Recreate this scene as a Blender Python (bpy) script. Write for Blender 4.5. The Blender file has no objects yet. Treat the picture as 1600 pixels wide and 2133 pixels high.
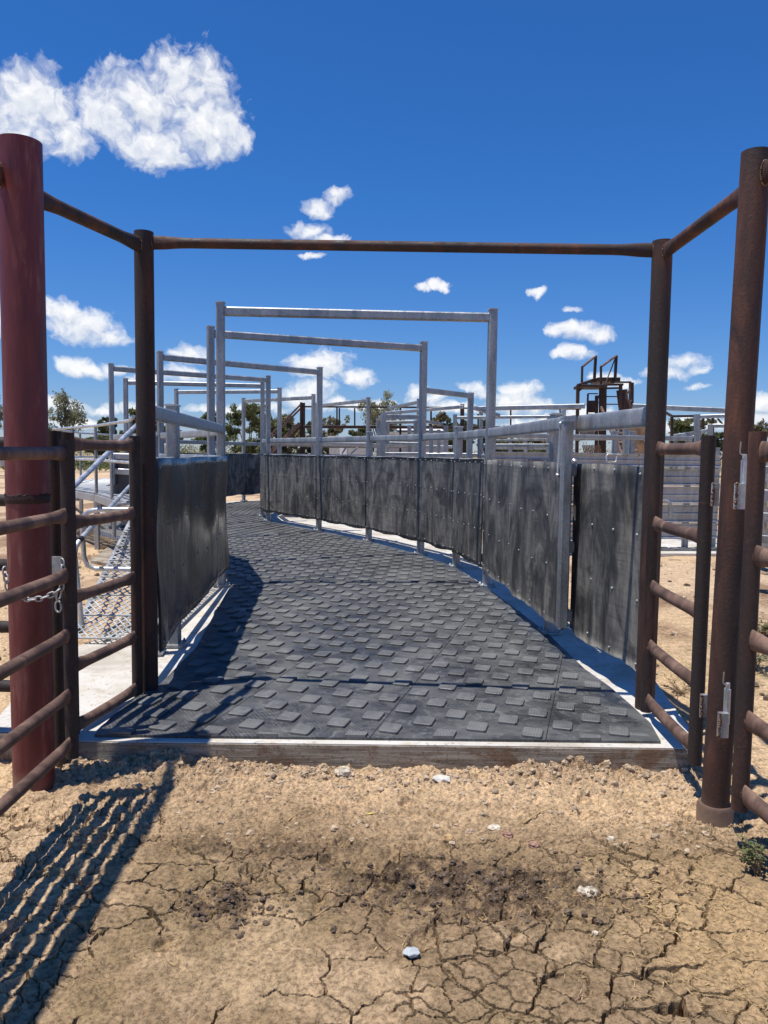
import bpy, math, random
import numpy as np
from mathutils import Vector, Matrix
random.seed(7)
SC = bpy.context.scene
COL = SC.collection
R = math.radians

# ------------------------------------------------------------------ camera
EYE = Vector((0, 0, 1.6)); FPX = 1600.0
PITCH = math.atan(121.5 / FPX); ROLL = R(0.7)
FW = Vector((0, math.cos(PITCH), -math.sin(PITCH)))
U0 = Vector((0, math.sin(PITCH), math.cos(PITCH))); R0 = Vector((1, 0, 0))
RT = R0 * math.cos(ROLL) + U0 * math.sin(ROLL)
UP = U0 * math.cos(ROLL) - R0 * math.sin(ROLL)
cd = bpy.data.cameras.new('camera'); cam = bpy.data.objects.new('camera', cd); COL.objects.link(cam)
cd.sensor_fit = 'HORIZONTAL'; cd.sensor_width = 36; cd.lens = 36 * FPX / 1600
cd.clip_start = 0.05; cd.clip_end = 9000
cam.matrix_world = Matrix(((RT.x, UP.x, -FW.x, 0), (RT.y, UP.y, -FW.y, 0), (RT.z, UP.z, -FW.z, 1.6), (0, 0, 0, 1)))
SC.camera = cam

def ray(x, y): return FW + RT * ((x - 800) / FPX) - UP * ((y - 1066.5) / FPX)
def at(x, y, Y):                       # surveyed point seen at a photo position, Y metres ahead
    d = ray(x, y); return EYE + d * (Y / d.y)
def on(x, y, z=0.0):                   # the same on a level
    d = ray(x, y); return EYE + d * ((z - 1.6) / d.z)

# ------------------------------------------------------------------ materials
MATS = {}
def newmat(name):
    m = bpy.data.materials.new(name); m.use_nodes = True; MATS[name] = m
    nt = m.node_tree; nt.nodes.clear()
    out = nt.nodes.new('ShaderNodeOutputMaterial'); bs = nt.nodes.new('ShaderNodeBsdfPrincipled')
    nt.links.new(bs.outputs[0], out.inputs[0])
    return m, nt, bs
def N(nt, t, **k):
    n = nt.nodes.new(t)
    for a, b in k.items(): setattr(n, a, b)
    return n
def pos(nt, scale=(1, 1, 1)):
    g = N(nt, 'ShaderNodeNewGeometry'); mp = N(nt, 'ShaderNodeMapping'); mp.inputs['Scale'].default_value = scale
    nt.links.new(g.outputs['Position'], mp.inputs['Vector']); return mp.outputs[0]
def noise(nt, vec, scale, detail=6, rough=.6, dist=0, gain=1.7):
    n = N(nt, 'ShaderNodeTexNoise'); n.inputs['Scale'].default_value = scale; n.inputs['Detail'].default_value = detail
    n.inputs['Roughness'].default_value = rough; n.inputs['Distortion'].default_value = dist
    nt.links.new(vec, n.inputs['Vector'])
    if gain == 1: return n.outputs['Fac']
    m = nt.nodes.new('ShaderNodeMath'); m.operation = 'MULTIPLY_ADD'; nt.links.new(n.outputs['Fac'], m.inputs[0]); m.inputs[1].default_value = gain; m.inputs[2].default_value = .5 - gain / 2
    return m.outputs[0]
def ramp(nt, fac, stops, interp='LINEAR'):
    r = N(nt, 'ShaderNodeValToRGB'); e = r.color_ramp.elements; r.color_ramp.interpolation = interp
    while len(e) < len(stops): e.new(.5)
    for i, (p, c) in enumerate(stops):
        e[i].position = p; e[i].color = (c[0], c[1], c[2], 1) if not isinstance(c, (int, float)) else (c, c, c, 1)
    nt.links.new(fac, r.inputs[0]); return r.outputs[0]
def mix(nt, fac, a, b, mode='MIX'):
    m = N(nt, 'ShaderNodeMix', data_type='RGBA', blend_type=mode)
    for s, v in ((0, fac), (6, a), (7, b)):
        if hasattr(v, 'links') or hasattr(v, 'is_output'): nt.links.new(v, m.inputs[s])
        else: m.inputs[s].default_value = v if s == 0 else (*v, 1)
    return m.outputs[2]
def math_(nt, op, a, b=None, clamp=False):
    m = N(nt, 'ShaderNodeMath', operation=op, use_clamp=clamp)
    for i, v in enumerate((a, b)):
        if v is None: continue
        if isinstance(v, (int, float)): m.inputs[i].default_value = v
        else: nt.links.new(v, m.inputs[i])
    return m.outputs[0]
def bump(nt, bs, h, strength=.3, dist=.01):
    b = N(nt, 'ShaderNodeBump'); b.inputs['Strength'].default_value = strength; b.inputs['Distance'].default_value = dist
    nt.links.new(h, b.inputs['Height']); nt.links.new(b.outputs[0], bs.inputs['Normal'])
def setv(nt, bs, key, v):
    if isinstance(v, (int, float)): bs.inputs[key].default_value = v
    else: nt.links.new(v, bs.inputs[key])

def m_rust(name, a, b, c, sc=9, dark=.5):
    m, nt, bs = newmat(name)
    p = pos(nt); ps = pos(nt, (1, 1, .25))
    n1 = noise(nt, ps, sc, 8, .65, .6); n2 = noise(nt, p, 70, 5, .7); n3 = noise(nt, ps, 2.2, 3, .5)
    col = ramp(nt, n1, [(.3, a), (.52, b), (.72, c)])
    col = mix(nt, ramp(nt, n3, [(.42, 0.), (.66, 1.)]), col, (.035, .028, .026)) if dark else col
    col = mix(nt, ramp(nt, n2, [(.6, 0.), (.95, .45)]), col, (.22, .095, .05))
    sp = noise(nt, p, 260, 2, .5)
    col = mix(nt, ramp(nt, sp, [(.86, 0.), (.95, .45)]), col, (.30, .21, .15))
    sx_ = N(nt, 'ShaderNodeSeparateXYZ'); nt.links.new(pos(nt), sx_.inputs[0]); lowz = math_(nt, 'SUBTRACT', .42, math_(nt, 'MULTIPLY', sx_.outputs['Z'], 1.6))
    col = mix(nt, ramp(nt, math_(nt, 'ADD', lowz, math_(nt, 'MULTIPLY', n3, .45)), [(.45, 0.), (.75, .6)]), col, (.30, .21, .135))
    nt.links.new(col, bs.inputs['Base Color'])
    setv(nt, bs, 'Roughness', ramp(nt, n1, [(.3, .55), (.7, .85)]))
    bs.inputs['Specular IOR Level'].default_value = .35
    bump(nt, bs, n2, .35, .004)
    return m
RUST = m_rust('rusty pipe steel', (.045, .026, .02), (.085, .04, .029), (.145, .064, .04))
RUSTD = m_rust('dark rusty pipe steel', (.02, .014, .012), (.04, .022, .018), (.085, .04, .027))
RUSTB = m_rust('weathered brown steel', (.08, .047, .035), (.14, .085, .062), (.23, .145, .105), 7, 0)

def m_galv(name, base, rough=.42, metal=.75, dirt=.35):
    m, nt, bs = newmat(name)
    p = pos(nt); ps = pos(nt, (1, 1, .3))
    n1 = noise(nt, ps, 7, 6, .6, .5); n2 = noise(nt, p, 34, 4, .6)
    v = N(nt, 'ShaderNodeTexVoronoi'); v.inputs['Scale'].default_value = 60; nt.links.new(p, v.inputs['Vector'])
    d = tuple(c * .72 for c in base); l = tuple(min(1, c * 1.15) for c in base)
    col = ramp(nt, n1, [(.3, d), (.55, base), (.75, l)])
    col = mix(nt, ramp(nt, n2, [(.55, 0.), (.75, dirt)]), col, (.42, .40, .36))
    col = mix(nt, .18, col, v.outputs['Color'], 'OVERLAY')
    hs = N(nt, 'ShaderNodeHueSaturation'); hs.inputs['Saturation'].default_value = .55; nt.links.new(col, hs.inputs['Color'])
    nt.links.new(hs.outputs[0], bs.inputs['Base Color'])
    bs.inputs['Metallic'].default_value = metal
    setv(nt, bs, 'Roughness', ramp(nt, n1, [(.3, rough - .08), (.7, rough + .14)]))
    bump(nt, bs, n2, .12, .003)
    return m
GALV = m_galv('galvanised steel', (.31, .335, .35), .44, .65)
GALVR = m_galv('galvanised steel dusty', (.36, .38, .385), .48, .55, .5)
GALVL = m_galv('bright galvanised steel', (.55, .58, .60), .4, .6, .3)

TREADM = m_galv('new bright zinc mesh', (.5, .52, .53), .5, .4, .4)
m, nt, bs = newmat('weld metal')
n1 = noise(nt, pos(nt), 120, 3, .6)
nt.links.new(ramp(nt, n1, [(.4, (.10, .045, .028)), (.75, (.34, .22, .13))]), bs.inputs['Base Color']); bs.inputs['Roughness'].default_value = .6
WELD = m
m, nt, bs = newmat('red painted steel')
p = pos(nt); n1 = noise(nt, pos(nt, (1, 1, .18)), 12, 7, .65, .4); n2 = noise(nt, p, 5, 4, .6); n3 = noise(nt, p, 90, 3, .6)
col = ramp(nt, n1, [(.3, (.105, .017, .018)), (.55, (.15, .028, .027)), (.8, (.21, .066, .055))])
low = N(nt, 'ShaderNodeSeparateXYZ'); nt.links.new(pos(nt), low.inputs[0])
wear = math_(nt, 'MULTIPLY', ramp(nt, n1, [(.55, 0.), (.8, .5)]), ramp(nt, n2, [(.45, 0.), (.7, 1.)]))
col = mix(nt, wear, col, (.33, .2, .16))
sx_ = N(nt, 'ShaderNodeSeparateXYZ'); nt.links.new(pos(nt), sx_.inputs[0]); lowz = math_(nt, 'SUBTRACT', .42, math_(nt, 'MULTIPLY', sx_.outputs['Z'], 1.6))
col = mix(nt, ramp(nt, math_(nt, 'ADD', lowz, math_(nt, 'MULTIPLY', n2, .45)), [(.45, 0.), (.75, .6)]), col, (.30, .21, .135))
nt.links.new(col, bs.inputs['Base Color'])
setv(nt, bs, 'Roughness', ramp(nt, n1, [(.3, .42), (.7, .62)])); bump(nt, bs, n3, .08, .003)
REDP = m

m, nt, bs = newmat('pale concrete')
p = pos(nt); n1 = noise(nt, p, 1.7, 8, .65, .3); n2 = noise(nt, p, 40, 5, .6); n3 = noise(nt, p, 6, 5, .7)
col = ramp(nt, n1, [(.3, (.44, .40, .33)), (.5, (.56, .53, .47)), (.7, (.62, .60, .55))])
col = mix(nt, ramp(nt, n3, [(.56, 0.), (.74, .55)]), col, (.45, .35, .22))
col = mix(nt, ramp(nt, n2, [(.66, 0.), (.74, .6)]), col, (.22, .17, .12))
nt.links.new(col, bs.inputs['Base Color']); bs.inputs['Roughness'].default_value = .85
bump(nt, bs, n2, .25, .004); CONC = m

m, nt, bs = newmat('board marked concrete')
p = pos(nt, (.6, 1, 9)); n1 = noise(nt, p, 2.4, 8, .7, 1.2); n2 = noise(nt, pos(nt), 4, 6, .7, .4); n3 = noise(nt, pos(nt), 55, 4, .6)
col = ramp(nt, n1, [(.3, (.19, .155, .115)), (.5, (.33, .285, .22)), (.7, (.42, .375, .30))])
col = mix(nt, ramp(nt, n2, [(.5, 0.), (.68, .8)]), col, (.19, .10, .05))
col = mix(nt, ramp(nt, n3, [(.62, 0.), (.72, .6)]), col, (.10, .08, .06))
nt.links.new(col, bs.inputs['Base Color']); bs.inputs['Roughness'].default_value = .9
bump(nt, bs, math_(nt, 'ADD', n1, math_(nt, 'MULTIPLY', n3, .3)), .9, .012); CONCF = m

def m_mat(name, dots):
    m, nt, bs = newmat(name)
    p = pos(nt); n1 = noise(nt, p, 2.6, 8, .68, .5); n2 = noise(nt, p, 23, 6, .7); n3 = noise(nt, p, 9, 5, .75, 1.0)
    col = ramp(nt, n1, [(.3, (.021, .022, .024)), (.52, (.046, .047, .048)), (.76, (.115, .118, .115))])
    n7 = noise(nt, p, .9, 5, .7, .8); col = mix(nt, ramp(nt, n7, [(.48, 0.), (.85, .6)]), col, (.20, .205, .20))
    col = mix(nt, ramp(nt, n3, [(.55, 0.), (.85, .8)]), col, (.23, .235, .225))
    col = mix(nt, ramp(nt, n2, [(.5, 0.), (.75, .45)]), col, (.12, .115, .105))
    a = N(nt, 'ShaderNodeAttribute', attribute_name='uvw')
    if dots: col = mix(nt, .14, col, (.15, .153, .15))
    else: col = mix(nt, .18, col, (.03, .031, .033))
    if dots:
        v = N(nt, 'ShaderNodeTexVoronoi', voronoi_dimensions='2D'); v.inputs['Scale'].default_value = 1; v.inputs['Randomness'].default_value = 0.12
        mp = N(nt, 'ShaderNodeMapping'); mp.inputs['Scale'].default_value = (62, 62, 1)
        nt.links.new(a.outputs['Vector'], mp.inputs['Vector']); nt.links.new(mp.outputs[0], v.inputs['Vector'])
        h = ramp(nt, v.outputs['Distance'], [(.25, 0.), (.38, 1.)])
        col = mix(nt, math_(nt, 'MULTIPLY', h, ramp(nt, n1, [(.35, .12), (.6, .45)])), col, (.23, .23, .22))
        col = mix(nt, .22, col, (.17, .172, .168)); bump(nt, bs, h, .5, .003)
    else:
        w = N(nt, 'ShaderNodeTexWave', wave_type='BANDS', bands_direction='DIAGONAL'); w.inputs['Scale'].default_value = 22
        w.inputs['Distortion'].default_value = 2.2; w.inputs['Detail'].default_value = 2
        nt.links.new(a.outputs['Vector'], w.inputs['Vector'])
        k = N(nt, 'ShaderNodeTexChecker'); k.inputs['Scale'].default_value = 1
        mp = N(nt, 'ShaderNodeMapping'); mp.inputs['Scale'].default_value = (1 / .144, 1 / .162, 1)
        nt.links.new(a.outputs['Vector'], mp.inputs['Vector']); nt.links.new(mp.outputs[0], k.inputs['Vector'])
        h = ramp(nt, w.outputs['Fac'], [(.45, 0.), (.7, 1.)])
        pt = ramp(nt, noise(nt, a.outputs['Vector'], 7, 2, .4), [(.48, 0.), (.56, 1.)])
        h = math_(nt, 'MULTIPLY', h, pt)
        col = mix(nt, math_(nt, 'MULTIPLY', h, .35), col, (.15, .15, .145))
        bump(nt, bs, math_(nt, 'ADD', h, math_(nt, 'MULTIPLY', n2, .6)), .3, .002)
    nt.links.new(col, bs.inputs['Base Color']); setv(nt, bs, 'Roughness', ramp(nt, n1, [(.3, .42), (.7, .7)]))
    bs.inputs['Specular IOR Level'].default_value = .4
    return m
MATB = m_mat('black rubber matting', False); LUGM = m_mat('black rubber lug', True)

def m_sheet(name, a, b, c, rough, streak=True):
    m, nt, bs = newmat(name)
    ps = pos(nt, (1, 1, .32)); p = pos(nt); pl = pos(nt, (.5, .5, 9))
    n1 = noise(nt, ps, 3.4, 8, .68, .9); n2 = noise(nt, ps, 11, 6, .65, .5); n3 = noise(nt, pl, 5, 4, .6, .3); n4 = noise(nt, p, 2.1, 4, .6, 1.2)
    col = ramp(nt, n1, [(.3, a), (.5, b), (.72, c)])
    col = mix(nt, ramp(nt, n2, [(.45, 0.), (.75, .55)]), col, c)
    col = mix(nt, ramp(nt, n3, [(.55, 0.), (.7, .28)]), col, a)
    col = mix(nt, ramp(nt, n4, [(.54, 0.), (.7, .7)]), col, a)
    if rough > .4:
        n5 = noise(nt, pos(nt, (1, 1, .16)), 2.9, 6, .7, 1.5); n6 = noise(nt, p, 1.3, 5, .65, .8)
        col = mix(nt, ramp(nt, n5, [(.62, 0.), (.85, .6)]), col, (.30, .255, .17))
        col = mix(nt, ramp(nt, n6, [(.56, 0.), (.8, .85)]), col, (.028, .028, .029))
    nt.links.new(col, bs.inputs['Base Color']); setv(nt, bs, 'Roughness', ramp(nt, n1, [(.3, rough - .07), (.7, rough + .15)]))
    bs.inputs['Specular IOR Level'].default_value = .45
    bump(nt, bs, math_(nt, 'ADD', n1, math_(nt, 'MULTIPLY', n3, .25)), .25, .008)
    return m
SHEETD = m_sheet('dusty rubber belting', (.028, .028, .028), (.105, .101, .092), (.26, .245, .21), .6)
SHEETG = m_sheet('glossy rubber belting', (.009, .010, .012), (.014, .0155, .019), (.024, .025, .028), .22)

def simple(name, col, rough=.6, metal=0, var=.25, sc=8, alpha=None):
    m, nt, bs = newmat(name); n = noise(nt, pos(nt), sc, 6, .65)
    d = tuple(c * (1 - var) for c in col); l = tuple(min(1, c * (1 + var)) for c in col)
    nt.links.new(ramp(nt, n, [(.3, d), (.7, l)]), bs.inputs['Base Color'])
    bs.inputs['Roughness'].default_value = rough; bs.inputs['Metallic'].default_value = metal
    return m
BLACK = simple('black plastic', (.012, .012, .013), .6)
WHITEP = simple('white cladding', (.72, .72, .69), .5, 0, .08)
GREYP = simple('grey cladding', (.42, .42, .40), .6, 0, .1)
BEIGE = simple('beige poly tank', (.55, .48, .36), .6, 0, .08)
PLY = simple('weathered plywood', (.30, .18, .10), .8, 0, .35, 5)
TIMB = simple('grey timber', (.34, .28, .2), .85, 0, .3, 9)
INK = simple('blue ink', (.012, .022, .09), .6, 0, .2)
CLEARG = simple('frosted scrap', (.48, .51, .52), .2, 0, .15)
PAPER = simple('pale scrap', (.58, .55, .49), .8, 0, .15)
STONE = simple('white stone', (.5, .44, .34), .9, 0, .45, 60)
STONEO = simple('orange stone', (.42, .27, .13), .9, 0, .4, 40)
STONEP = simple('pink stone', (.36, .21, .15), .9, 0, .4, 40)
LEAFY = simple('yellow leaf', (.6, .48, .12), .6, 0, .2)
STRAWM = simple('dry straw', (.48, .33, .15), .8, 0, .35, 30)
TWIG = simple('dry twig', (.24, .15, .09), .85, 0, .3, 30)
SCREEN = simple('dark machine body', (.05, .05, .055), .5, 0, .2)

def m_leaf(name, a, b):
    m, nt, bs = newmat(name); n = noise(nt, pos(nt), .9, 3, .6); n2 = noise(nt, pos(nt), 9, 2, .6)
    col = ramp(nt, n, [(.35, a), (.65, b)]); col = mix(nt, .25, col, ramp(nt, n2, [(.3, a), (.7, b)]))
    nt.links.new(col, bs.inputs['Base Color']); bs.inputs['Roughness'].default_value = .6
    tl = N(nt, 'ShaderNodeBsdfTranslucent'); ms = N(nt, 'ShaderNodeMixShader'); ms.inputs[0].default_value = .38; nt.links.new(col, tl.inputs[0])
    nt.links.new(bs.outputs[0], ms.inputs[1]); nt.links.new(tl.outputs[0], ms.inputs[2]); nt.links.new(ms.outputs[0], [q for q in nt.nodes if q.type == 'OUTPUT_MATERIAL'][0].inputs[0])
    return m
LEAF1 = m_leaf('olive foliage', (.115, .13, .048), (.20, .215, .085))
LEAF2 = m_leaf('grey green foliage', (.20, .20, .115), (.32, .315, .19))
LEAF3 = m_leaf('bright foliage', (.12, .16, .04), (.20, .25, .07))
LEAF4 = m_leaf('brown dry foliage', (.17, .145, .078), (.26, .215, .115))
LEAF5 = m_leaf('dark foliage', (.09, .105, .042), (.15, .165, .068))
BARK = simple('grey bark', (.16, .125, .095), .9, 0, .3, 4)
GRASSM = m_leaf('paddock grass', (.08, .11, .03), (.17, .17, .06))

# ------------------------------------------------------------------ mesh builder
class MB:
    def __init__(s): s.v = []; s.f = []; s.sm = []; s.uv = {}; s.mi = []; s.k = 0
    def add(s, vs, fs, smooth=False):
        o = len(s.v); s.v.extend([tuple(v) for v in vs]); s.f.extend([tuple(i + o for i in f) for f in fs])
        s.sm.extend([smooth] * len(fs)); s.mi.extend([s.k] * len(fs)); return o
    def box(s, c, sx, sy, sz, rz=0):
        c = Vector(c); a = Vector((math.cos(rz), math.sin(rz), 0)); b = Vector((-math.sin(rz), math.cos(rz), 0)); k = Vector((0, 0, 1))
        vs = [c + a * (i * sx / 2) + b * (j * sy / 2) + k * (l * sz / 2) for l in (-1, 1) for i, j in ((-1, -1), (1, -1), (1, 1), (-1, 1))]
        s.add(vs, [(3, 2, 1, 0), (4, 5, 6, 7), (0, 1, 5, 4), (1, 2, 6, 5), (2, 3, 7, 6), (3, 0, 4, 7)])
    def frame(s, p0, p1):
        d = (Vector(p1) - Vector(p0)); d.normalize()
        ref = Vector((0, 0, 1)) if abs(d.z) < .95 else Vector((0, 1, 0))
        a = d.cross(ref).normalized(); b = a.cross(d).normalized(); return d, a, b
    def bar(s, p0, p1, w, h, ch=.18, rz=None):
        """chamfered box section; w sideways, h up (for a vertical bar: w along rz, h across)"""
        p0 = Vector(p0); p1 = Vector(p1); d, a, b = s.frame(p0, p1)
        if rz is not None and abs(d.z) > .95: a = Vector((math.cos(rz), math.sin(rz), 0)); b = d.cross(a) * -1
        c = min(w, h) * ch; w /= 2; h /= 2
        pr = [(w, -h + c), (w, h - c), (w - c, h), (-w + c, h), (-w, h - c), (-w, -h + c), (-w + c, -h), (w - c, -h)]
        vs = [p0 + a * x + b * y for x, y in pr] + [p1 + a * x + b * y for x, y in pr]
        fs = [(i, (i + 1) % 8, 8 + (i + 1) % 8, 8 + i) for i in range(8)] + [tuple(range(7, -1, -1)), tuple(range(8, 16))]
        s.add(vs, fs)
    def oval(s, p0, p1, w, h, n=20, e=.5):
        p0 = Vector(p0); p1 = Vector(p1); d, a, b = s.frame(p0, p1)
        pr = []
        for i in range(n):
            t = 2 * math.pi * (i + .5) / n; c, q = math.cos(t), math.sin(t)
            pr.append((math.copysign(abs(c) ** e, c) * w / 2, math.copysign(abs(q) ** e, q) * h / 2))
        s.loft([[p + a * x + b * y for x, y in pr] for p in (p0, p1)])
    def loft(s, rings, cap=True, smooth=True):
        n = len(rings[0]); vs = [v for r in rings for v in r]; fs = []
        for k in range(len(rings) - 1):
            for i in range(n):
                fs.append((k * n + i, k * n + (i + 1) % n, (k + 1) * n + (i + 1) % n, (k + 1) * n + i))
        o = s.add(vs, fs, smooth)
        if cap:
            vs2 = list(rings[0]) + list(rings[-1])
            s.add(vs2, [tuple(range(n - 1, -1, -1)), tuple(range(n, 2 * n))])
    def tube(s, pts, r, n=12, cap=True):
        pts = [Vector(p) for p in pts]; rs = r if isinstance(r, (list, tuple)) else [r] * len(pts); rings = []
        pa = None
        for i, p in enumerate(pts):
            d = (pts[min(i + 1, len(pts) - 1)] - pts[max(i - 1, 0)]).normalized()
            if pa is None:
                ref = Vector((0, 0, 1)) if abs(d.z) < .95 else Vector((0, 1, 0)); a = d.cross(ref).normalized()
            else: a = (pa - d * pa.dot(d)).normalized()
            b = d.cross(a); pa = a
            rings.append([p + a * (math.cos(2 * math.pi * k / n) * rs[i]) + b * (math.sin(2 * math.pi * k / n) * rs[i]) for k in range(n)])
        s.loft(rings, cap)
    def pipe(s, p0, p1, r, n=16, f0=1, f1=1, flat=.11, sag=0):
        """pipe rail with squashed, flared ends"""
        p0 = Vector(p0); p1 = Vector(p1); d, a, b = s.frame(p0, p1); L = (p1 - p0).length
        st = [(0, f0), (flat * .45, f0 * .8), (flat, f0 * .15), (flat * 1.4, 0), (L / 2, 0), (L - flat * 1.4, 0), (L - flat, f1 * .15), (L - flat * .45, f1 * .8), (L, f1)]
        rings = []
        for t, f in st:
            rw = r * (1 - .62 * f); rh = r * (1 + .38 * f); c = p0 + d * t + Vector((0, 0, -sag * math.sin(math.pi * t / L)))
            rings.append([c + a * (math.cos(2 * math.pi * k / n) * rw) + b * (math.sin(2 * math.pi * k / n) * rh) for k in range(n)])
        s.loft(rings)
    def dome(s, c, nrm, r, h, n=8):
        c = Vector(c); nrm = Vector(nrm).normalized(); a = nrm.orthogonal().normalized(); b = nrm.cross(a)
        ring = lambda rr, hh: [c + nrm * hh + a * (math.cos(2 * math.pi * k / n) * rr) + b * (math.sin(2 * math.pi * k / n) * rr) for k in range(n)]
        s.loft([ring(r, 0), ring(r, h * .35), ring(r * .62, h * .4), ring(r * .55, h * .85), ring(r * .2, h)])
    def poly(s, pts, z0, z1):
        n = len(pts)
        ar = sum(pts[i][0] * pts[(i + 1) % n][1] - pts[(i + 1) % n][0] * pts[i][1] for i in range(n))
        if ar < 0: pts = pts[::-1]
        vs = [(x, y, z0) for x, y in pts] + [(x, y, z1) for x, y in pts]
        s.add(vs, [tuple(range(n - 1, -1, -1)), tuple(range(n, 2 * n))] + [(i, (i + 1) % n, n + (i + 1) % n, n + i) for i in range(n)])
    def build(s, name, mat, parent=None, loc=(0, 0, 0)):
        o3 = Vector(ORG[parent.name]) if parent is not None else Vector(loc)
        me = bpy.data.meshes.new(name)
        me.from_pydata([(v[0] - o3.x, v[1] - o3.y, v[2] - o3.z) for v in s.v], [], s.f)
        me.polygons.foreach_set('use_smooth', s.sm); me.polygons.foreach_set('material_index', s.mi)
        for mm in (mat if isinstance(mat, list) else [mat]): me.materials.append(mm)
        me.update()
        o = bpy.data.objects.new(name, me); COL.objects.link(o)
        if parent is not None: o.parent = parent
        else: o.location = loc
        ORG[o.name] = tuple(o3)
        return o
ORG = {}
def tag(o, label=None, cat=None, group=None, kind=None):
    if label: o['label'] = label
    if cat: o['category'] = cat
    if group: o['group'] = group
    if kind: o['kind'] = kind
    return o
def thing(name, label, cat, loc, group=None):
    o = bpy.data.objects.new(name, None); COL.objects.link(o); o.location = loc; ORG[o.name] = tuple(loc); o.empty_display_size = .1
    return tag(o, label, cat, group)

def clip_half(pts, a, b, c):           # keep a*x+b*y<=c
    out = []
    for i, p in enumerate(pts):
        q = pts[(i + 1) % len(pts)]; fp = a * p[0] + b * p[1] - c; fq = a * q[0] + b * q[1] - c
        if fp <= 0: out.append(p)
        if (fp < 0 < fq) or (fq < 0 < fp):
            t = fp / (fp - fq); out.append((p[0] + (q[0] - p[0]) * t, p[1] + (q[1] - p[1]) * t))
    return out
def inside(pt, poly):
    x, y = pt; r = False
    for i in range(len(poly)):
        x1, y1 = poly[i]; x2, y2 = poly[i - 1]
        if (y1 > y) != (y2 > y) and x < (x2 - x1) * (y - y1) / (y2 - y1) + x1: r = not r
    return r

# ------------------------------------------------------------------ numpy noise
def _h(ix, iy, seed):
    n = (ix.astype(np.int64) * 374761393 + iy.astype(np.int64) * 668265263 + seed * 1442695041) & 0xffffffff
    n = ((n ^ (n >> 13)) * 1274126177) & 0xffffffff
    return ((n ^ (n >> 16)) & 0xffff) / 65535.0
def vnoise(x, y, seed=0):
    ix = np.floor(x); iy = np.floor(y); fx = x - ix; fy = y - iy
    fx = fx * fx * fx * (fx * (fx * 6 - 15) + 10); fy = fy * fy * fy * (fy * (fy * 6 - 15) + 10)
    a = _h(ix, iy, seed); b = _h(ix + 1, iy, seed); c = _h(ix, iy + 1, seed); d = _h(ix + 1, iy + 1, seed)
    return (a + (b - a) * fx) * (1 - fy) + (c + (d - c) * fx) * fy
def fbm(x, y, seed=0, octv=5, g=.5):
    t = 0; a = .5; s = 0
    for k in range(octv):
        t = t + a * vnoise(x + 17.3 * k, y - 9.1 * k, seed + k); s += a; x = x * 2.03; y = y * 2.03; a *= g
    return t / s
def voro(x, y, seed=0, jit=.95):
    ix = np.floor(x); iy = np.floor(y); f1 = np.full(x.shape, 9.); f2 = f1.copy(); cid = np.zeros(x.shape)
    for dx in (-1, 0, 1):
        for dy in (-1, 0, 1):
            px = ix + dx + .5 + (_h(ix + dx, iy + dy, seed) - .5) * jit; py = iy + dy + .5 + (_h(ix + dx, iy + dy, seed + 5) - .5) * jit
            d = np.hypot(px - x, py - y); n1 = d < f1
            f2 = np.where(n1, f1, np.minimum(f2, d)); cid = np.where(n1, _h(ix + dx, iy + dy, seed + 9), cid); f1 = np.where(n1, d, f1)
    return f1, f2, cid
def sst(a, b, x):
    t = np.clip((x - a) / (b - a), 0, 1); return t * t * (3 - 2 * t)
def blob(x, y, cx, cy, rx, ry): return np.exp(-(((x - cx) / rx) ** 2 + ((y - cy) / ry) ** 2))

# ------------------------------------------------------------------ ground
def axis(lo, hi, step, far0, far1, growth):
    a = list(np.arange(lo, hi + 1e-6, step)); s = step; v = hi
    while v < far1: s = min(s * growth, far1 * .12); v += s; a.append(v)
    s = step; v = lo; b = []
    while v > far0: s = min(s * growth, abs(far0) * .12 + .5); v -= s; b.append(v)
    return np.array(b[::-1] + a)
xs = axis(-1.62, 1.68, .0036, -2600, 2600, 1.055)
ys = axis(2.03, 3.80, .0034, -40, 4000, 1.045)
X, Y = np.meshgrid(xs, ys)
SLAB = .137
def ground_z(X, Y):
    near = sst(9, 5.5, np.hypot(X, Y - 3)) 
    z = (fbm(X * .9, Y * .9, 3, 4) - .5) * .05 + (fbm(X * .12, Y * .12, 8, 3) - .5) * .12 * sst(20, 60, np.hypot(X, Y))
    z = z + .085 * sst(1.9, 2.3, X) * sst(4.0, 4.8, Y) * sst(40, 20, np.hypot(X, Y))
    z = z + .05 * sst(-2.4, -3.2, X) * sst(4.6, 6, Y) * sst(40, 20, np.hypot(X, Y))
    return z, near
Z, near = ground_z(X, Y)
wx = X + .11 * (fbm(X * 5, Y * 5, 21, 4, .6) - .5) + .022 * (fbm(X * 40, Y * 40, 22, 2) - .5)
wy = Y + .11 * (fbm(X * 5, Y * 5, 31, 4, .6) - .5) + .022 * (fbm(X * 40, Y * 40, 32, 2) - .5)
f1, f2, cid = voro(wx * 4.3, wy * 5.2, 2); e1 = f2 - f1
g1, g2, cid2 = voro(wx * 9.5 + 3, wy * 10.5, 5); e2 = g2 - g1
cz = sst(.42, .55, fbm(X * 1.3 + 4, Y * 1.3, 40, 3))
leftc = sst(-.85, -1.15, X) * sst(3.45, 3.2, Y)
low = sst(3.15, 2.75, Y + .12 * (fbm(X * 2, Y * 2, 44, 3) - .5))
rightc = blob(X, Y, 1.35, 2.75, .45, .5)
cwid = .015 + .028 * vnoise(X * 4, Y * 4, 46) ** 1.5
c1 = sst(1.0, .7, e1 / cwid) * np.clip(low * .95 + leftc + .5 * rightc, 0, 1) * sst(.31, .42, fbm(X * 2.6, Y * 2.2, 41, 3))
c2 = sst(1.0, .5, e2 / .045) * np.clip(leftc * .9 + low * .6 * cz + .8 * rightc, 0, 1) * sst(.36, .56, fbm(X * 3, Y * 3, 42, 3))
crack = np.clip(np.maximum(c1, .7 * c2), 0, 1) * near
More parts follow.
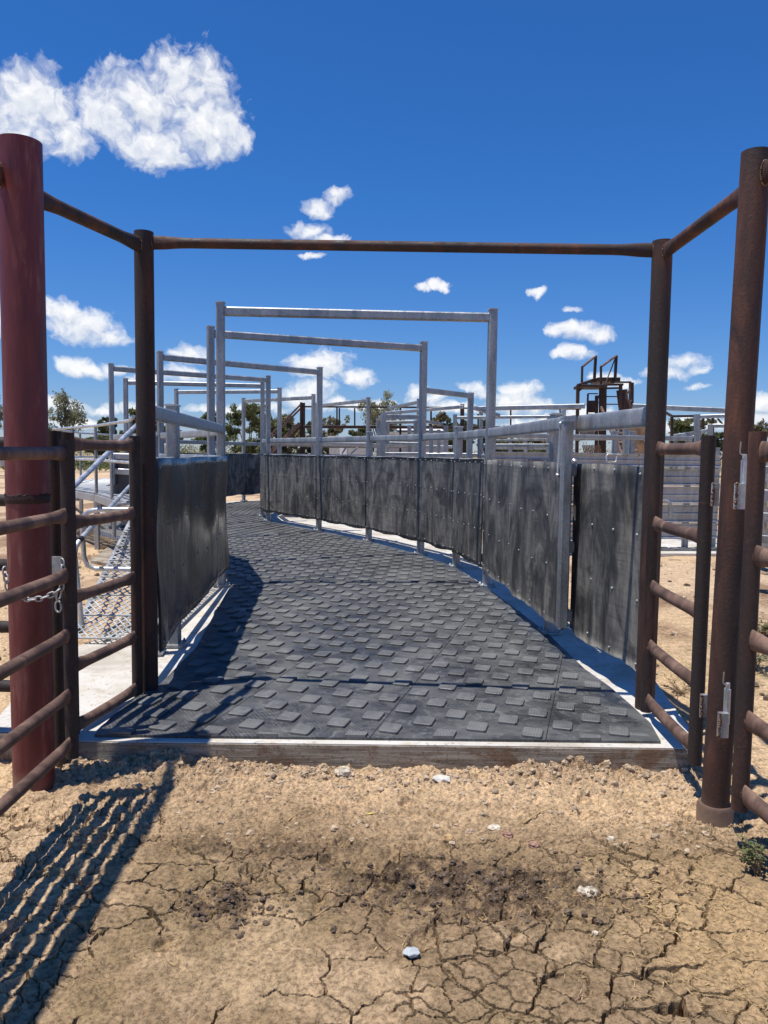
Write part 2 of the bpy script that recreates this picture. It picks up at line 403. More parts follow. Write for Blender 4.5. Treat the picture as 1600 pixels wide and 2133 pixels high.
churn = np.clip(blob(X, Y, .35, 2.72, .42, .16) * 1.1 + blob(X, Y, .08, 2.83, .2, .1) + blob(X, Y, -.58, 2.62, .13, .12) * 1.2 + blob(X, Y, .62, 2.68, .2, .13)
                + .8 * blob(X, Y, -.5, 3.0, .4, .08) + .6 * blob(X, Y, -1.0, 3.52, .55, .13) + blob(X, Y, 1.0, 3.72, .4, .06) + .7 * blob(X, Y, -.9, 3.72, .5, .05), 0, 1)
clod = fbm(X * 17, Y * 17, 51, 5, .55); clod2 = fbm(X * 42, Y * 42, 55, 4, .55)
rough_ = sst(2.7, 3.3, Y) * sst(4.4, 3.9, Y)
pf1, pf2, pid = voro(X * 26, Y * 26, 71)
peb = np.clip(.42 - pf1, 0, 1) * (pid > .5) * (.4 + pid)
Z = Z + near * ((clod - .5) * (.013 + .02 * rough_ + .035 * churn) + (clod2 - .5) * (.011 + .013 * rough_ + .022 * churn)
     + peb * .022 * np.clip(rough_ + churn, 0, 1) - crack * .09 * (1 - .6 * churn) + (fbm(X * 95, Y * 95, 58, 3) - .5) * .006
     + .012 * (1 - np.clip(f1 * 1.3, 0, 1)) * low * (1 - churn)                                   # domed plates
     + .02 * churn * (clod - .35) + .018 * sst(.2, .8, cid2) * leftc * (1 - sst(0, .3, e2)))
bank = sst(3.50, 3.78, Y) * sst(3.95, 3.84, Y) * sst(2.6, 1.6, np.abs(X))
Z = Z + bank * (.01 + .05 * blob(X, Y, -1.05, 3.75, .3, .4) + .035 * blob(X, Y, 1.0, 3.75, .3, .4) + .03 * fbm(X * 5, Y * 5, 61, 3)) * (.4 + clod)
gouge = blob(X, Y, -.47, 2.64, .03, .1) + blob(X, Y, -.22, 2.66, .022, .11) + .7 * blob(X, Y, .03, 2.55, .02, .12)
Z = Z - near * .03 * gouge
rr_ = np.random.RandomState(4)
for k in range(26):
    hx, hy, ha, hs_ = rr_.uniform(-1.1, 1.3), rr_.uniform(2.3, 3.5), rr_.uniform(0, 6.28), rr_.uniform(.038, .055)
    m_ = (np.abs(X - hx) < .14) & (np.abs(Y - hy) < .14); u2 = (X[m_] - hx) * math.cos(ha) + (Y[m_] - hy) * math.sin(ha); v2 = -(X[m_] - hx) * math.sin(ha) + (Y[m_] - hy) * math.cos(ha)
    rad_ = np.hypot(u2 / (1.25 * hs_), v2 / hs_) + .15 * (clod[m_] - .5)
    Z[m_] += -.014 * sst(1.05, .8, rad_) * (1 - .6 * np.exp(-(v2 / (.12 * hs_)) ** 2)) + .006 * np.exp(-((rad_ - 1.2) / .16) ** 2)
# keep it clear of the slab top and bring it flat under it
und = ((Y > 3.80) & (Y < 30) & (X > -2.6) & (X < 1.75)) & (near > 0.01)
Z = np.where((Y > 3.86) & (np.abs(X) < 1.6) & (Y < 12), np.minimum(Z, .03), Z)
rockfar = sst(4, 6, np.hypot(X, Y)) * sst(70, 30, np.hypot(X, Y))
Z = Z + rockfar * (fbm(X * 3.1, Y * 3.1, 91, 4) - .5) * .10 * sst(.35, .65, fbm(X * .5, Y * .5, 95, 3))
ny, nx = X.shape
co = np.stack([X, Y, Z], -1).reshape(-1, 3).astype(np.float32)
ii = np.arange(ny * nx).reshape(ny, nx)
q = np.stack([ii[:-1, :-1], ii[:-1, 1:], ii[1:, 1:], ii[1:, :-1]], -1).reshape(-1, 4)
me = bpy.data.meshes.new('ground'); me.vertices.add(len(co)); me.vertices.foreach_set('co', co.ravel())
me.loops.add(q.size); me.loops.foreach_set('vertex_index', q.ravel().astype(np.int32))
me.polygons.add(len(q)); me.polygons.foreach_set('loop_start', np.arange(0, q.size, 4, dtype=np.int32)); me.polygons.foreach_set('loop_total', np.full(len(q), 4, dtype=np.int32))
zq = co[q.ravel(), 2].reshape(-1, 4); me.polygons.foreach_set('use_smooth', (zq.max(1) - zq.min(1)) < .011); me.update(); me.validate()
pale = np.array([.68, .51, .325]); brown = np.array([.325, .235, .142]); moist = np.array([.12, .083, .055]); sand = np.array([.50, .36, .20]); olive = np.array([.325, .245, .13])
def lerp(a, b, t): return a + (b - a) * t[..., None]
C = np.broadcast_to(brown, X.shape + (3,))
farm = sst(2.95, 3.5, Y + .5 * (fbm(X * 1.7, Y * 1.7, 101, 4) - .5))
C = lerp(C, pale, np.clip(farm * .85 + .25 * (clod2 - .4), 0, 1))
C = lerp(C, olive, sst(.5, .72, fbm(X * 2.6 + 9, Y * 2.6, 103, 4)) * low * .55)
C = lerp(C, pale, sst(.52, .7, fbm(X * 3.2, Y * 3.2, 107, 4)) * low * .45)
C = lerp(C, pale, np.clip(leftc * .8, 0, 1))
sandm = sst(.72, 1.05, X + .25 * (fbm(X * 3, Y * 3, 109, 4) - .5) - .12 * (2.6 - Y)) * sst(3.1, 2.6, Y)
C = lerp(C, sand, sandm * .85)
C = lerp(C, moist, np.clip(churn * 1.0 * sst(.3, .6, clod), 0, 1) * sst(3.6, 3.2, Y))
C = lerp(C, np.array([.33, .235, .155]), np.clip(churn * sst(3.2, 3.6, Y), 0, 1) * .7)
D = np.hypot(X, Y)
C = lerp(C, np.array([.62, .48, .33]), sst(5, 9, D) * sst(.25, .6, fbm(X * .6, Y * .6, 111, 4)))
C = lerp(C, np.array([.23, .14, .085]), sst(5, 8, D) * sst(.55, .72, fbm(X * 1.1, Y * 1.1, 113, 4)) * .8)
gr = sst(52, 62, D + 14 * (fbm(X * .05, Y * .05, 115, 3) - .5))
C = lerp(C, np.array([.11, .135, .045]), gr * sst(.3, .62, fbm(X * .03, Y * .12, 117, 4)))
C = lerp(C, np.array([.25, .2, .1]), gr * .25)
tuft = np.clip(blob(X, Y, 2.6, 5.2, .5, .6) + blob(X, Y, 3.4, 5.9, .6, .8), 0, 1) * sst(.4, .6, clod)
C = lerp(C, np.array([.2, .19, .08]), tuft * .6)
C = C * np.array([1.05, 1.015, .985])
ca = me.color_attributes.new('soil', 'FLOAT_COLOR', 'POINT')
ca.data.foreach_set('color', np.concatenate([np.clip(C, 0, 1), np.ones(X.shape + (1,))], -1).reshape(-1).astype(np.float32))
m, nt, bs = newmat('cracked clay soil')
at_ = N(nt, 'ShaderNodeAttribute', attribute_name='soil'); p = pos(nt)
n1 = noise(nt, p, 55, 6, .7); n2 = noise(nt, p, 11, 6, .65, .4); n3 = noise(nt, p, 190, 3, .6)
col = mix(nt, 1.0, at_.outputs['Color'], ramp(nt, n1, [(.3, (.55, .53, .5)), (.52, (1, 1, 1)), (.75, (1.3, 1.28, 1.22))]), 'MULTIPLY')
col = mix(nt, 1.0, col, ramp(nt, n2, [(.3, (.78, .77, .75)), (.6, (1.08, 1.06, 1.04))]), 'MULTIPLY')
col = mix(nt, ramp(nt, n3, [(.69, 0.), (.76, .55)]), col, (.5, .42, .3))
nt.links.new(col, bs.inputs['Base Color']); bs.inputs['Roughness'].default_value = .95; bs.inputs['Specular IOR Level'].default_value = .15
bump(nt, bs, math_(nt, 'ADD', n1, math_(nt, 'MULTIPLY', n3, .6)), .8, .012)
me.materials.append(m)
go = bpy.data.objects.new('ground', me); COL.objects.link(go); tag(go, kind='structure')
def gz(x, y):
    i = min(max(np.searchsorted(xs, x), 1), nx - 1); j = min(max(np.searchsorted(ys, y), 1), ny - 1)
    tx = (x - xs[i-1]) / (xs[i] - xs[i-1]); ty = (y - ys[j-1]) / (ys[j] - ys[j-1])
    return float((Z[j-1, i-1] * (1-tx) + Z[j-1, i] * tx) * (1-ty) + (Z[j, i-1] * (1-tx) + Z[j, i] * tx) * ty)

# ------------------------------------------------------------------ fence lines (plan)
LF = [(-1.47, 4.75), (-1.76, 8.28), (-2.25, 9.98), (-3.59, 12.35), (-5.07, 14.33), (-5.70, 17.0), (-5.36, 19.85), (-4.16, 22.7), (-2.2, 24.9), (.1, 25.4), (2.2, 24.6)]
RF = [(1.50, 4.46), (1.38, 6.24), (1.155, 8.47), (.945, 9.9), (.538, 11.1), (-.25, 12.73), (-1.22, 14.36), (-2.46, 16.25), (-2.76, 17.4), (-2.62, 19.17), (-1.94, 20.9), (-.49, 22.07), (.95, 22.2)]
def offset(pts, d):
    out = []
    for i, p in enumerate(pts):
        a = Vector(pts[max(i - 1, 0)]); b = Vector(pts[min(i + 1, len(pts) - 1)]); t = (b - a).normalized(); n = Vector((-t.y, t.x))
        out.append((p[0] + n.x * d, p[1] + n.y * d))
    return out
# slab (kind structure)
FY = 3.775
lo_ = offset(LF, .32); ro_ = offset(RF, -.34)
slabpoly = [(-2.03, FY), (1.545, FY), (1.66, 4.0), (1.80, 5.0), (1.76, 6.2)] + ro_[2:] + [(1.5, 25.5)] + lo_[-2:1:-1] + [(-2.1, 8.3), (-2.0, 6.6), (-2.25, 5.75), (-2.3, 5.6), (-2.16, 4.4)]
b = MB(); b.poly(slabpoly, -.25, SLAB); slab = b.build('slab', CONC); tag(slab, kind='structure')
b = MB(); b.box((-.2425, FY - .004, -.055), 3.575, .008, .372); tag(b.build('slab_edge', CONCF), kind='structure')
slab.data.materials.append(CONCF)
bp = MB(); ap = [ro_[3], (ro_[3][0] + .25, ro_[3][1] + .25), (1.9, 11.0), (1.75, 12.6), (.7, 14.6), (-.6, 16.6), (-1.7, 17.3), ro_[8], ro_[7], ro_[6], ro_[5], ro_[4]]
bp.poly(ap, -.2, SLAB - .004); tag(bp.build('slab_apron', CONC), kind='structure')

# ------------------------------------------------------------------ rubber mats
lin = offset(LF, -.06); rin = offset(RF, .03)
matpoly = [(-1.465, 3.825), (1.43, 3.83), (1.47, 4.1), (1.46, 4.4), (1.44, 4.75), (1.385, 5.15), (1.37, 5.6)] + rin[1:] + [(1.0, 22.6)] + lin[-2:1:-1] + [(-1.66, 8.3), (-1.52, 6.9), (-1.38, 5.6), (-1.385, 4.7), (-1.45, 4.4), (-1.475, 4.1)]
MATZ = SLAB + .014
def lug(b, cx, cy, ux, vx, du, dv, z0, h, uv0):
    c = .009
    pr = [(du, -dv + c), (du, dv - c), (du - c, dv), (-du + c, dv), (-du, dv - c), (-du, -dv + c), (-du + c, -dv), (du - c, -dv)]
    q = lambda k: [(cx + ux[0] * x * k + vx[0] * y * k, cy + ux[1] * x * k + vx[1] * y * k) for x, y in pr]
    a = q(1.0); t = q(.94)
    vs = [(x, y, z0) for x, y in a] + [(x, y, z0 + h * .75) for x, y in a] + [(x, y, z0 + h) for x, y in t]
    fs = [(i, (i + 1) % 8, 8 + (i + 1) % 8, 8 + i) for i in range(8)] + [(8 + i, 8 + (i + 1) % 8, 16 + (i + 1) % 8, 16 + i) for i in range(8)] + [tuple(range(16, 24))]
    o = b.add(vs, fs)
    for i, (x, y) in enumerate(pr * 3): b.uv[o + i] = (x + uv0[0], y + uv0[1], 0)
def set_uvw(o, get):
    at2 = o.data.attributes.new('uvw', 'FLOAT_VECTOR', 'POINT')
    at2.data.foreach_set('vector', [c for i in range(len(o.data.vertices)) for c in get(i)])
PU, PV = .1445, .162
batches = [(-15.8, (-.048, 3.869), -1e9, 8.62, 'front'), (-4, (0, 8.62), 8.62, 13.0, 'middle'), (24, (-1.5, 13.0), 13.0, 17.6, 'far'), (2, (-4, 17.6), 17.6, 26, 'farthest')]
ORD = ['first', 'second', 'third', 'fourth', 'fifth', 'sixth', 'seventh', 'eighth', 'ninth', 'tenth']
for ang, org, y0, y1, word in batches:
    u = Vector((math.cos(R(ang)), math.sin(R(ang)))); v = Vector((-u.y, u.x))
    base = clip_half(clip_half(matpoly, 0, 1, y1), 0, -1, -y0)
    strips = []
    for k in range(-9, 10):
        w = PU * 6; o0 = u.x * org[0] + u.y * org[1]
        pl = clip_half(clip_half(base, u.x, u.y, o0 + (k + 1) * w - .002), -u.x, -u.y, -(o0 + k * w + .002))
        ar = abs(sum(pl[i][0] * pl[(i + 1) % len(pl)][1] - pl[(i + 1) % len(pl)][0] * pl[i][1] for i in range(len(pl)))) / 2 if len(pl) > 2 else 0
        if ar > .02: strips.append((k, pl, ar))
    for si, (k, pl, ar) in enumerate(strips):
        kk = len(strips)
        lab = f'lugged black rubber mat, {ORD[si]} from left in the {word} run of the race floor'
        lb = MB(); lb.poly(pl, SLAB + .001, MATZ)
        for q_, c_ in enumerate(lb.v): lb.uv[q_] = ((c_[0] - org[0]) * u.x + (c_[1] - org[1]) * u.y, (c_[0] - org[0]) * v.x + (c_[1] - org[1]) * v.y, 0)
        lb.k = 1; cx = sum(p[0] for p in pl) / len(pl); cy = sum(p[1] for p in pl) / len(pl); rnd = random.Random(k * 7 + int(max(y0, 0)))
        for i in range(-2, 8):
            for j in range(-4, 60):
                if (i + j) % 2: continue
                cu = (k * 6 + i + .5) * PU; cv = (j - 20 + .5) * PV + .02
                if not (k * 6 * PU < cu < (k + 1) * 6 * PU): continue
                x = org[0] + u.x * cu + v.x * cv; y = org[1] + u.y * cu + v.y * cv
                du, dv = .0515, .0605
                ok = all(inside((x + u.x * a * du * .97 + v.x * c * dv * .97, y + u.y * a * du * .97 + v.y * c * dv * .97), pl) for a in (-1, 1) for c in (-1, 1))
                if not ok:
                    # cut lug at the sheet's edge
                    rect = [(x + u.x * a * du + v.x * c * dv, y + u.y * a * du + v.y * c * dv) for a, c in ((-1, -1), (1, -1), (1, 1), (-1, 1))]
                    cut = clip_half(clip_half(rect, 0, 1, y1), 0, -1, -max(y0, 3.829))
                    if len(cut) > 2 and all(inside((px * .9 + x * .1, py * .9 + y * .1 + (.004 if py < 3.84 else 0)), pl) for px, py in cut):
                        a2 = abs(sum(cut[q][0] * cut[(q + 1) % len(cut)][1] - cut[(q + 1) % len(cut)][0] * cut[q][1] for q in range(len(cut)))) / 2
                        if a2 > .002:
                            o_ = len(lb.v); lb.poly(cut, MATZ, MATZ + .0138)
                            for q_ in range(o_, len(lb.v)): lb.uv[q_] = (lb.v[q_][0], lb.v[q_][1], 0)
                    continue
                lug(lb, x, y, u, v, du, dv, MATZ, (.0145 + rnd.uniform(-.001, .001)), (cu, cv))
        lo = tag(lb.build('rubber_mat', [MATB, LUGM], None, (cx, cy, SLAB)), lab, 'rubber mat', 'lugged rubber mats on the race floor'); set_uvw(lo, lambda i, lb=lb: lb.uv.get(i, (0, 0, 0)))

# ------------------------------------------------------------------ rusty entry: posts, overhead rails, panels, gates
def pipe_post(name, label, x, y, r, z0, z1, mat, cat='post', n=28):
    rt = thing(name, label, cat, (x, y, z0)); b = MB(); b.tube([(x, y, z0 - .3), (x, y, z1)], r, n); b.build('pipe', mat, rt); return rt
def weld_ring(b, c, d, rw, rh, n=36):
    c = Vector(c); d = Vector(d).normalized(); a = d.cross(Vector((0, 0, 1))).normalized(); k = a.cross(d)
    for i in range(n):
        t = 2 * math.pi * i / n; p = c + a * (math.cos(t) * rw) + k * (math.sin(t) * rh)
        b.dome(p - d * .003, d + (p - c).normalized(), random.uniform(.0035, .0065), .004, 5)
RX, RY = -1.655, 3.56
rt = thing('steel_post', 'thick red painted steel post with a black weld seam at chest height', 'post', (RX, RY, 0))
b = MB(); b.tube([(RX, RY, -.3), (RX, RY, 1.372)], .0935, 40); b.build('lower_pipe', REDP, rt)
b = MB(); b.tube([(RX, RY, 1.378), (RX, RY, 2.975)], .0945, 40); b.build('upper_pipe', REDP, rt)
b = MB(); b.tube([(RX, RY, 1.352), (RX, RY, 1.360), (RX, RY, 1.385), (RX, RY, 1.391)], [.094, .098, .098, .0945], 40)
for i in range(60):
    t = 2 * math.pi * i / 60; b.dome((RX + .094 * math.cos(t), RY + .094 * math.sin(t), 1.388 + random.uniform(-.003, .007)), (math.cos(t), math.sin(t), 0), random.uniform(.004, .008), .005, 5)
b.build('weld_seam', RUSTD, rt)
LX, LY = -1.425, 4.60
pl_ = pipe_post('steel_post', 'dark rusty pipe post standing on the slab in front of the left rubber wall', LX, LY, .056, SLAB, 2.875, RUSTD)
IX, IY = 1.535, 4.385
pr_ = pipe_post('steel_post', 'rusty pipe post at the end of the right rubber wall', IX, IY, .0555, SLAB, 2.80, RUST)
OX, OY = 1.485, 3.30; OT = .045
po_ = thing('steel_post', 'tall rusty pipe post set in a wider pipe sleeve at the ground', 'post', (OX, OY, .07))
b = MB(); b.tube([(OX - .005, OY, -.2), (OX + OT, OY, 2.87)], .0585, 28); b.build('pipe', RUST, po_)
b = MB(); b.tube([(OX, OY, -.25), (OX, OY, .062), (OX, OY, .075)], [.077, .077, .068], 32); b.build('base_sleeve', RUSTB, po_)

def overhead(label, p0, p1, r=.034, f0=1, f1=1):
    b = MB(); b.pipe(p0, p1, r, 18, f0, f1, .16); b.k = 1
    d = Vector(p1) - Vector(p0); weld_ring(b, p0, d, r * .5, r * 1.4); weld_ring(b, p1, -d, r * .5, r * 1.4)
    tag(b.build('overhead_rail', [RUST, WELD], None, tuple(p0)), label, 'overhead rail', 'rusty overhead pipe rails')
def toward(a, b_, k): a = Vector(a); b_ = Vector(b_); return a + (b_ - a).normalized() * k
A = (LX, LY, 2.815); B = (IX, IY, 2.75); overhead('rusty pipe crossbar spanning the entry between the two posts on the slab', toward(A, B, .056), toward(B, A, .055), .0295)
A = (RX, RY, 2.765); B = (LX, LY, 2.79); overhead('rusty overhead pipe from the red post to the dark post on the slab', toward(A, B, .092), toward(B, A, .054))
A = (OX + OT, OY, 2.735); B = (IX, IY, 2.73); overhead('rusty overhead pipe joining the two right-hand posts', toward(A, B, .06), toward(B, A, .054))
A = (RX - .05, RY, 2.80); B = (-1.66, .4, 2.80); overhead('rusty overhead pipe welded to the top of the red post, leaving the picture', toward(A, B, .086), B, .036)
A = (OX + OT + .01, OY, 2.765); B = (1.72, .2, 2.765); overhead('rusty overhead pipe welded near the top of the sleeved post, leaving the picture', toward(A, B, .06), B, .036)

def rail_panel(name, label, cat, s0, s1, zs, ztop, zbot, sr=.03, rr=.028, mats=(RUST, RUSTD), welds=True, second=True, sag=.004):
    """pipe stiles at s0 and s1 (plan points) with pipe rails at heights zs"""
    rt = thing(name, label, cat, (s0[0], s0[1], zbot))
    st = [s0, s1] if second else [s0]
    for s in st:
        b = MB(); b.tube([(s[0], s[1], zbot), (s[0], s[1], ztop)], sr, 20); o = b.build('stile', mats[1], rt)
    for z in zs:
        p0 = Vector((s0[0], s0[1], z)); p1 = Vector((s1[0], s1[1], z)); d = (p1 - p0).normalized()
        a = p0 + d * sr * .9; e = p1 - d * sr * .9
        b = MB(); b.pipe(a, e, rr, 16, 1, 1, .10, sag)
        if welds:
            b.k = 1; weld_ring(b, a, d, rr * .42, rr * 1.4, 34)
            if second: weld_ring(b, e, -d, rr * .42, rr * 1.4, 34)
        b.build('rail', [mats[0], WELD], rt)
    return rt
# left: wing panel, gate to camera, dark gate behind the red post
rail_panel('pipe_fence', 'rusty five-rail panel between the dark post on the slab and the chained gate', 'pipe fence', (-1.462, 4.50), (-1.575, 3.83), [1.63, 1.235, .855, .50, .185], 1.685, .15, .031, .029, (RUSTB, RUSTD))
lg = rail_panel('steel_gate', 'six-rail dark rusty pipe gate chained beside the red post', 'gate', (-1.405, 3.40), (-1.43, .55), [1.585, 1.31, 1.045, .775, .50, .275], 1.645, .205, .029, .0255, (RUSTB, RUSTD))
rail_panel('steel_gate', 'dark pipe gate in shadow running off behind the red post', 'gate', (-1.60, 3.74), (-4.4, 3.95), [1.63, 1.35, 1.03, .72, .42, .15], 1.69, .04, .031, .03, (RUSTD, RUSTD), False)
# right
rail_panel('pipe_fence', 'rusty five-rail panel between the two right-hand posts', 'pipe fence', (1.497, 4.25), (1.475, 3.515), [1.645, 1.235, .88, .545, .235], 1.70, .165, .032, .03, (RUSTB, RUSTD))
rg = rail_panel('steel_gate', 'rusty five-rail pipe gate hung on the sleeved post, swinging toward the camera', 'gate', (1.478, 3.06), (1.66, .5), [1.625, 1.215, .875, .545, .235], 1.705, .16, .034, .031, (RUSTB, RUST))
# hinge lugs on the sleeved post
for k, (px, py, Y0, sz, lab) in enumerate([(1490, 1030, 3.42, (.03, .012, .1), 'small zinc hinge tab on the panel stile, chest high'), (1541, 1034, 3.17, (.04, .014, .105), 'larger zinc hinge block on the gate stile, chest high'),
        (1466, 1469, 3.42, (.03, .012, .1), 'small zinc hinge tab on the panel stile, knee high'), (1506, 1510, 3.17, (.04, .014, .105), 'larger zinc hinge block on the gate stile, knee high')]):
    c = at(px, py, Y0); rt = thing('gate_hinge', lab, 'hinge', tuple(c), 'zinc hinges on the sleeved post')
    b = MB(); b.bar(c - Vector((0, 0, sz[2] / 2)), c + Vector((0, 0, sz[2] / 2)), sz[0], sz[1] * 2, .1); b.k = 1; c2 = c + Vector((-sz[0] / 2, -.012, 0))
    for i in range(12): b.dome(c2 + Vector((random.uniform(-.002, .002), 0, (i / 11 - .5) * sz[2])), (-.5, -1, 0), random.uniform(.005, .009), .008, 5)
    b.build('plate', [GALVL, WELD], rt)
    if k in (1, 3):
        b = MB(); c3 = c + Vector((.022, .02, .09)); b.bar(c3 - Vector((0, 0, .09)), c3 + Vector((0, 0, .06)), .018, .03, .1); b.tube([c3 + Vector((0, 0, .05)), c3 + Vector((0, 0, .085))], .009, 10)
        b.tube([c3 + Vector((-.004, -.01, .08)), c3 + Vector((-.02, -.012, .083)), c3 + Vector((-.026, -.012, .09)), c3 + Vector((-.024, -.012, .135))], .0028, 8); b.build('hinge_pin', GALVL, rt)
# chain and latch on left gate
def chain(label, pts, ls=.036, r=.0036):
    rt = MB(); pts = [Vector(p) for p in pts]; seg = [(pts[i + 1] - pts[i]).length for i in range(len(pts) - 1)]; L = sum(seg); n = max(2, int(L / (ls * .74)))
    for k in range(n):
        t = L * (k + .5) / n; i = 0
        while i < len(seg) - 1 and t > seg[i]: t -= seg[i]; i += 1
        d = (pts[i + 1] - pts[i]).normalized(); c = pts[i] + d * t; a = d.cross(Vector((.3, 1, .2))).normalized(); bb = d.cross(a)
        w = a if k % 2 else bb
        ring = []
        for q_ in range(14):
            tt = 2 * math.pi * q_ / 14; cx_ = math.cos(tt); sx_ = math.sin(tt)
            ring.append(c + d * (ls / 2 * math.copysign(abs(cx_) ** .8, cx_)) + w * (ls * .3 * sx_))
        ring.append(ring[0]); ring.append(ring[1]); rt.tube(ring, r, 7, False)
    return tag(rt.build('chain', GALVR, None, tuple(pts[0])), label, 'chain', 'gate chains')
chain('galvanised chain slung along the gate rail across the red post', [at(40, 1244, 3.35), at(60, 1249, 3.33), at(85, 1247, 3.33), at(110, 1238, 3.34), at(128, 1226, 3.36), at(134, 1190, 3.36), at(128, 1165, 3.37)])
chain('short chain tail hanging beside the dark gate stile', [at(124, 1226, 3.36), at(121, 1250, 3.36), at(122, 1276, 3.36)], .05, .0045)
chain('dark chain hanging left of the red post', [at(10, 1183, 3.5), at(13, 1205, 3.5), at(17, 1228, 3.5)], .045, .0045)
c = at(121, 1180, 3.42); b = MB(); b.bar(c - Vector((0, 0, .045)), c + Vector((0, 0, .045)), .05, .014, .1); tag(b.build('latch_plate', GALVR, None, tuple(c)), 'flat steel latch plate on the gate stile above the chain', 'latch')

# ------------------------------------------------------------------ galvanised portal frames and posts
def base_plate(b, x, y, rz, z=SLAB, s=.17):
    b.box((x, y, z + .006 + .0145), s, s, .012, rz); b.box((x, y, z + .0075), s * .86, s * .86, .014, rz)
    for i in (-1, 1):
        for j in (-1, 1):
            ox, oy = i * s * .36, j * s * .36; c, q = math.cos(rz), math.sin(rz)
            b.dome((x + ox * c - oy * q, y + ox * q + oy * c, z + .026), (0, 0, 1), .016, .024, 6)
HP = 3.17
def hoop_post(rt, x, y, rz, ztop, w=.092):
    b = MB(); b.bar((x, y, SLAB + .02), (x, y, ztop), w, w, .14, rz); po = b.build('post', GALV, rt)
    b = MB(); b.box((x, y, ztop + .004), w + .012, w + .012, .010, rz); b.box((x, y, ztop + .0115), w * .8, w * .8, .006, rz); b.build('cap', GALVL, po)
    b = MB(); base_plate(b, x, y, rz); b.build('base_plate', GALVR, po)
def dirat(pts, i):
    a = Vector(pts[max(i - 1, 0)]); b_ = Vector(pts[min(i + 1, len(pts) - 1)]); d = b_ - a; return math.atan2(d.y, d.x)
hl = ['nearest and tallest looking galvanised hoop over the race entrance', 'second galvanised hoop over the race, just behind the nearest', 'third galvanised hoop, its left leg next to the dark pipe post',
      'fourth galvanised hoop, its left leg farthest left of all hoops', 'fifth galvanised hoop, its left leg just left of the dark pipe post', 'sixth galvanised hoop, with its beam level and low above the trees',
      'seventh galvanised hoop, beam rising to the right in front of rusty stairs', 'eighth galvanised hoop where the race bends right', 'ninth galvanised hoop with the pale tree above its beam']
for k, (li, ri) in enumerate([(1, 2), (2, 4), (3, 6), (4, 7), (5, 8), (6, 9), (7, 10), (8, 11), (9, 12)]):
    l = LF[li]; r = RF[ri]; zt = HP + (.02 if k % 2 else 0)
    rt = thing('overhead_hoop', hl[k], 'overhead hoop', (l[0], l[1], SLAB), 'galvanised hoops over the race')
    hoop_post(rt, l[0], l[1], dirat(LF, li), zt); hoop_post(rt, r[0], r[1], dirat(RF, ri), zt)
    a = Vector((l[0], l[1], zt - .085)); e = Vector((r[0], r[1], zt - .085)); d = (e - a).normalized()
    b = MB(); b.bar(a + d * .047, e - d * .047, .075, .095, .2); b.build('beam', GALV, rt)
pl2 = [('LF', (-1.562, 5.68), 0, 'capped galvanised post in the left rubber wall beside the dark pipe post', 1.93), ('LF', (-1.655, 5.45), 0, 'short galvanised post foot behind the dark pipe post', 1.70),
       ('RF', (1.385, 6.24), 1, 'capped galvanised post behind the rubber-covered gate at right', 1.93), ('RF', RF[3], 3, 'galvanised post between the first and second hoops on the right', 1.95),
       ('RF', RF[5], 5, 'galvanised post between the second and third hoops on the right', 1.95)]
for ln, (x, y), i, lab, zt in pl2:
    rt = thing('fence_post', lab, 'fence post', (x, y, SLAB), 'galvanised fence posts'); hoop_post(rt, x, y, dirat(LF if ln == 'LF' else RF, i), zt, .09)

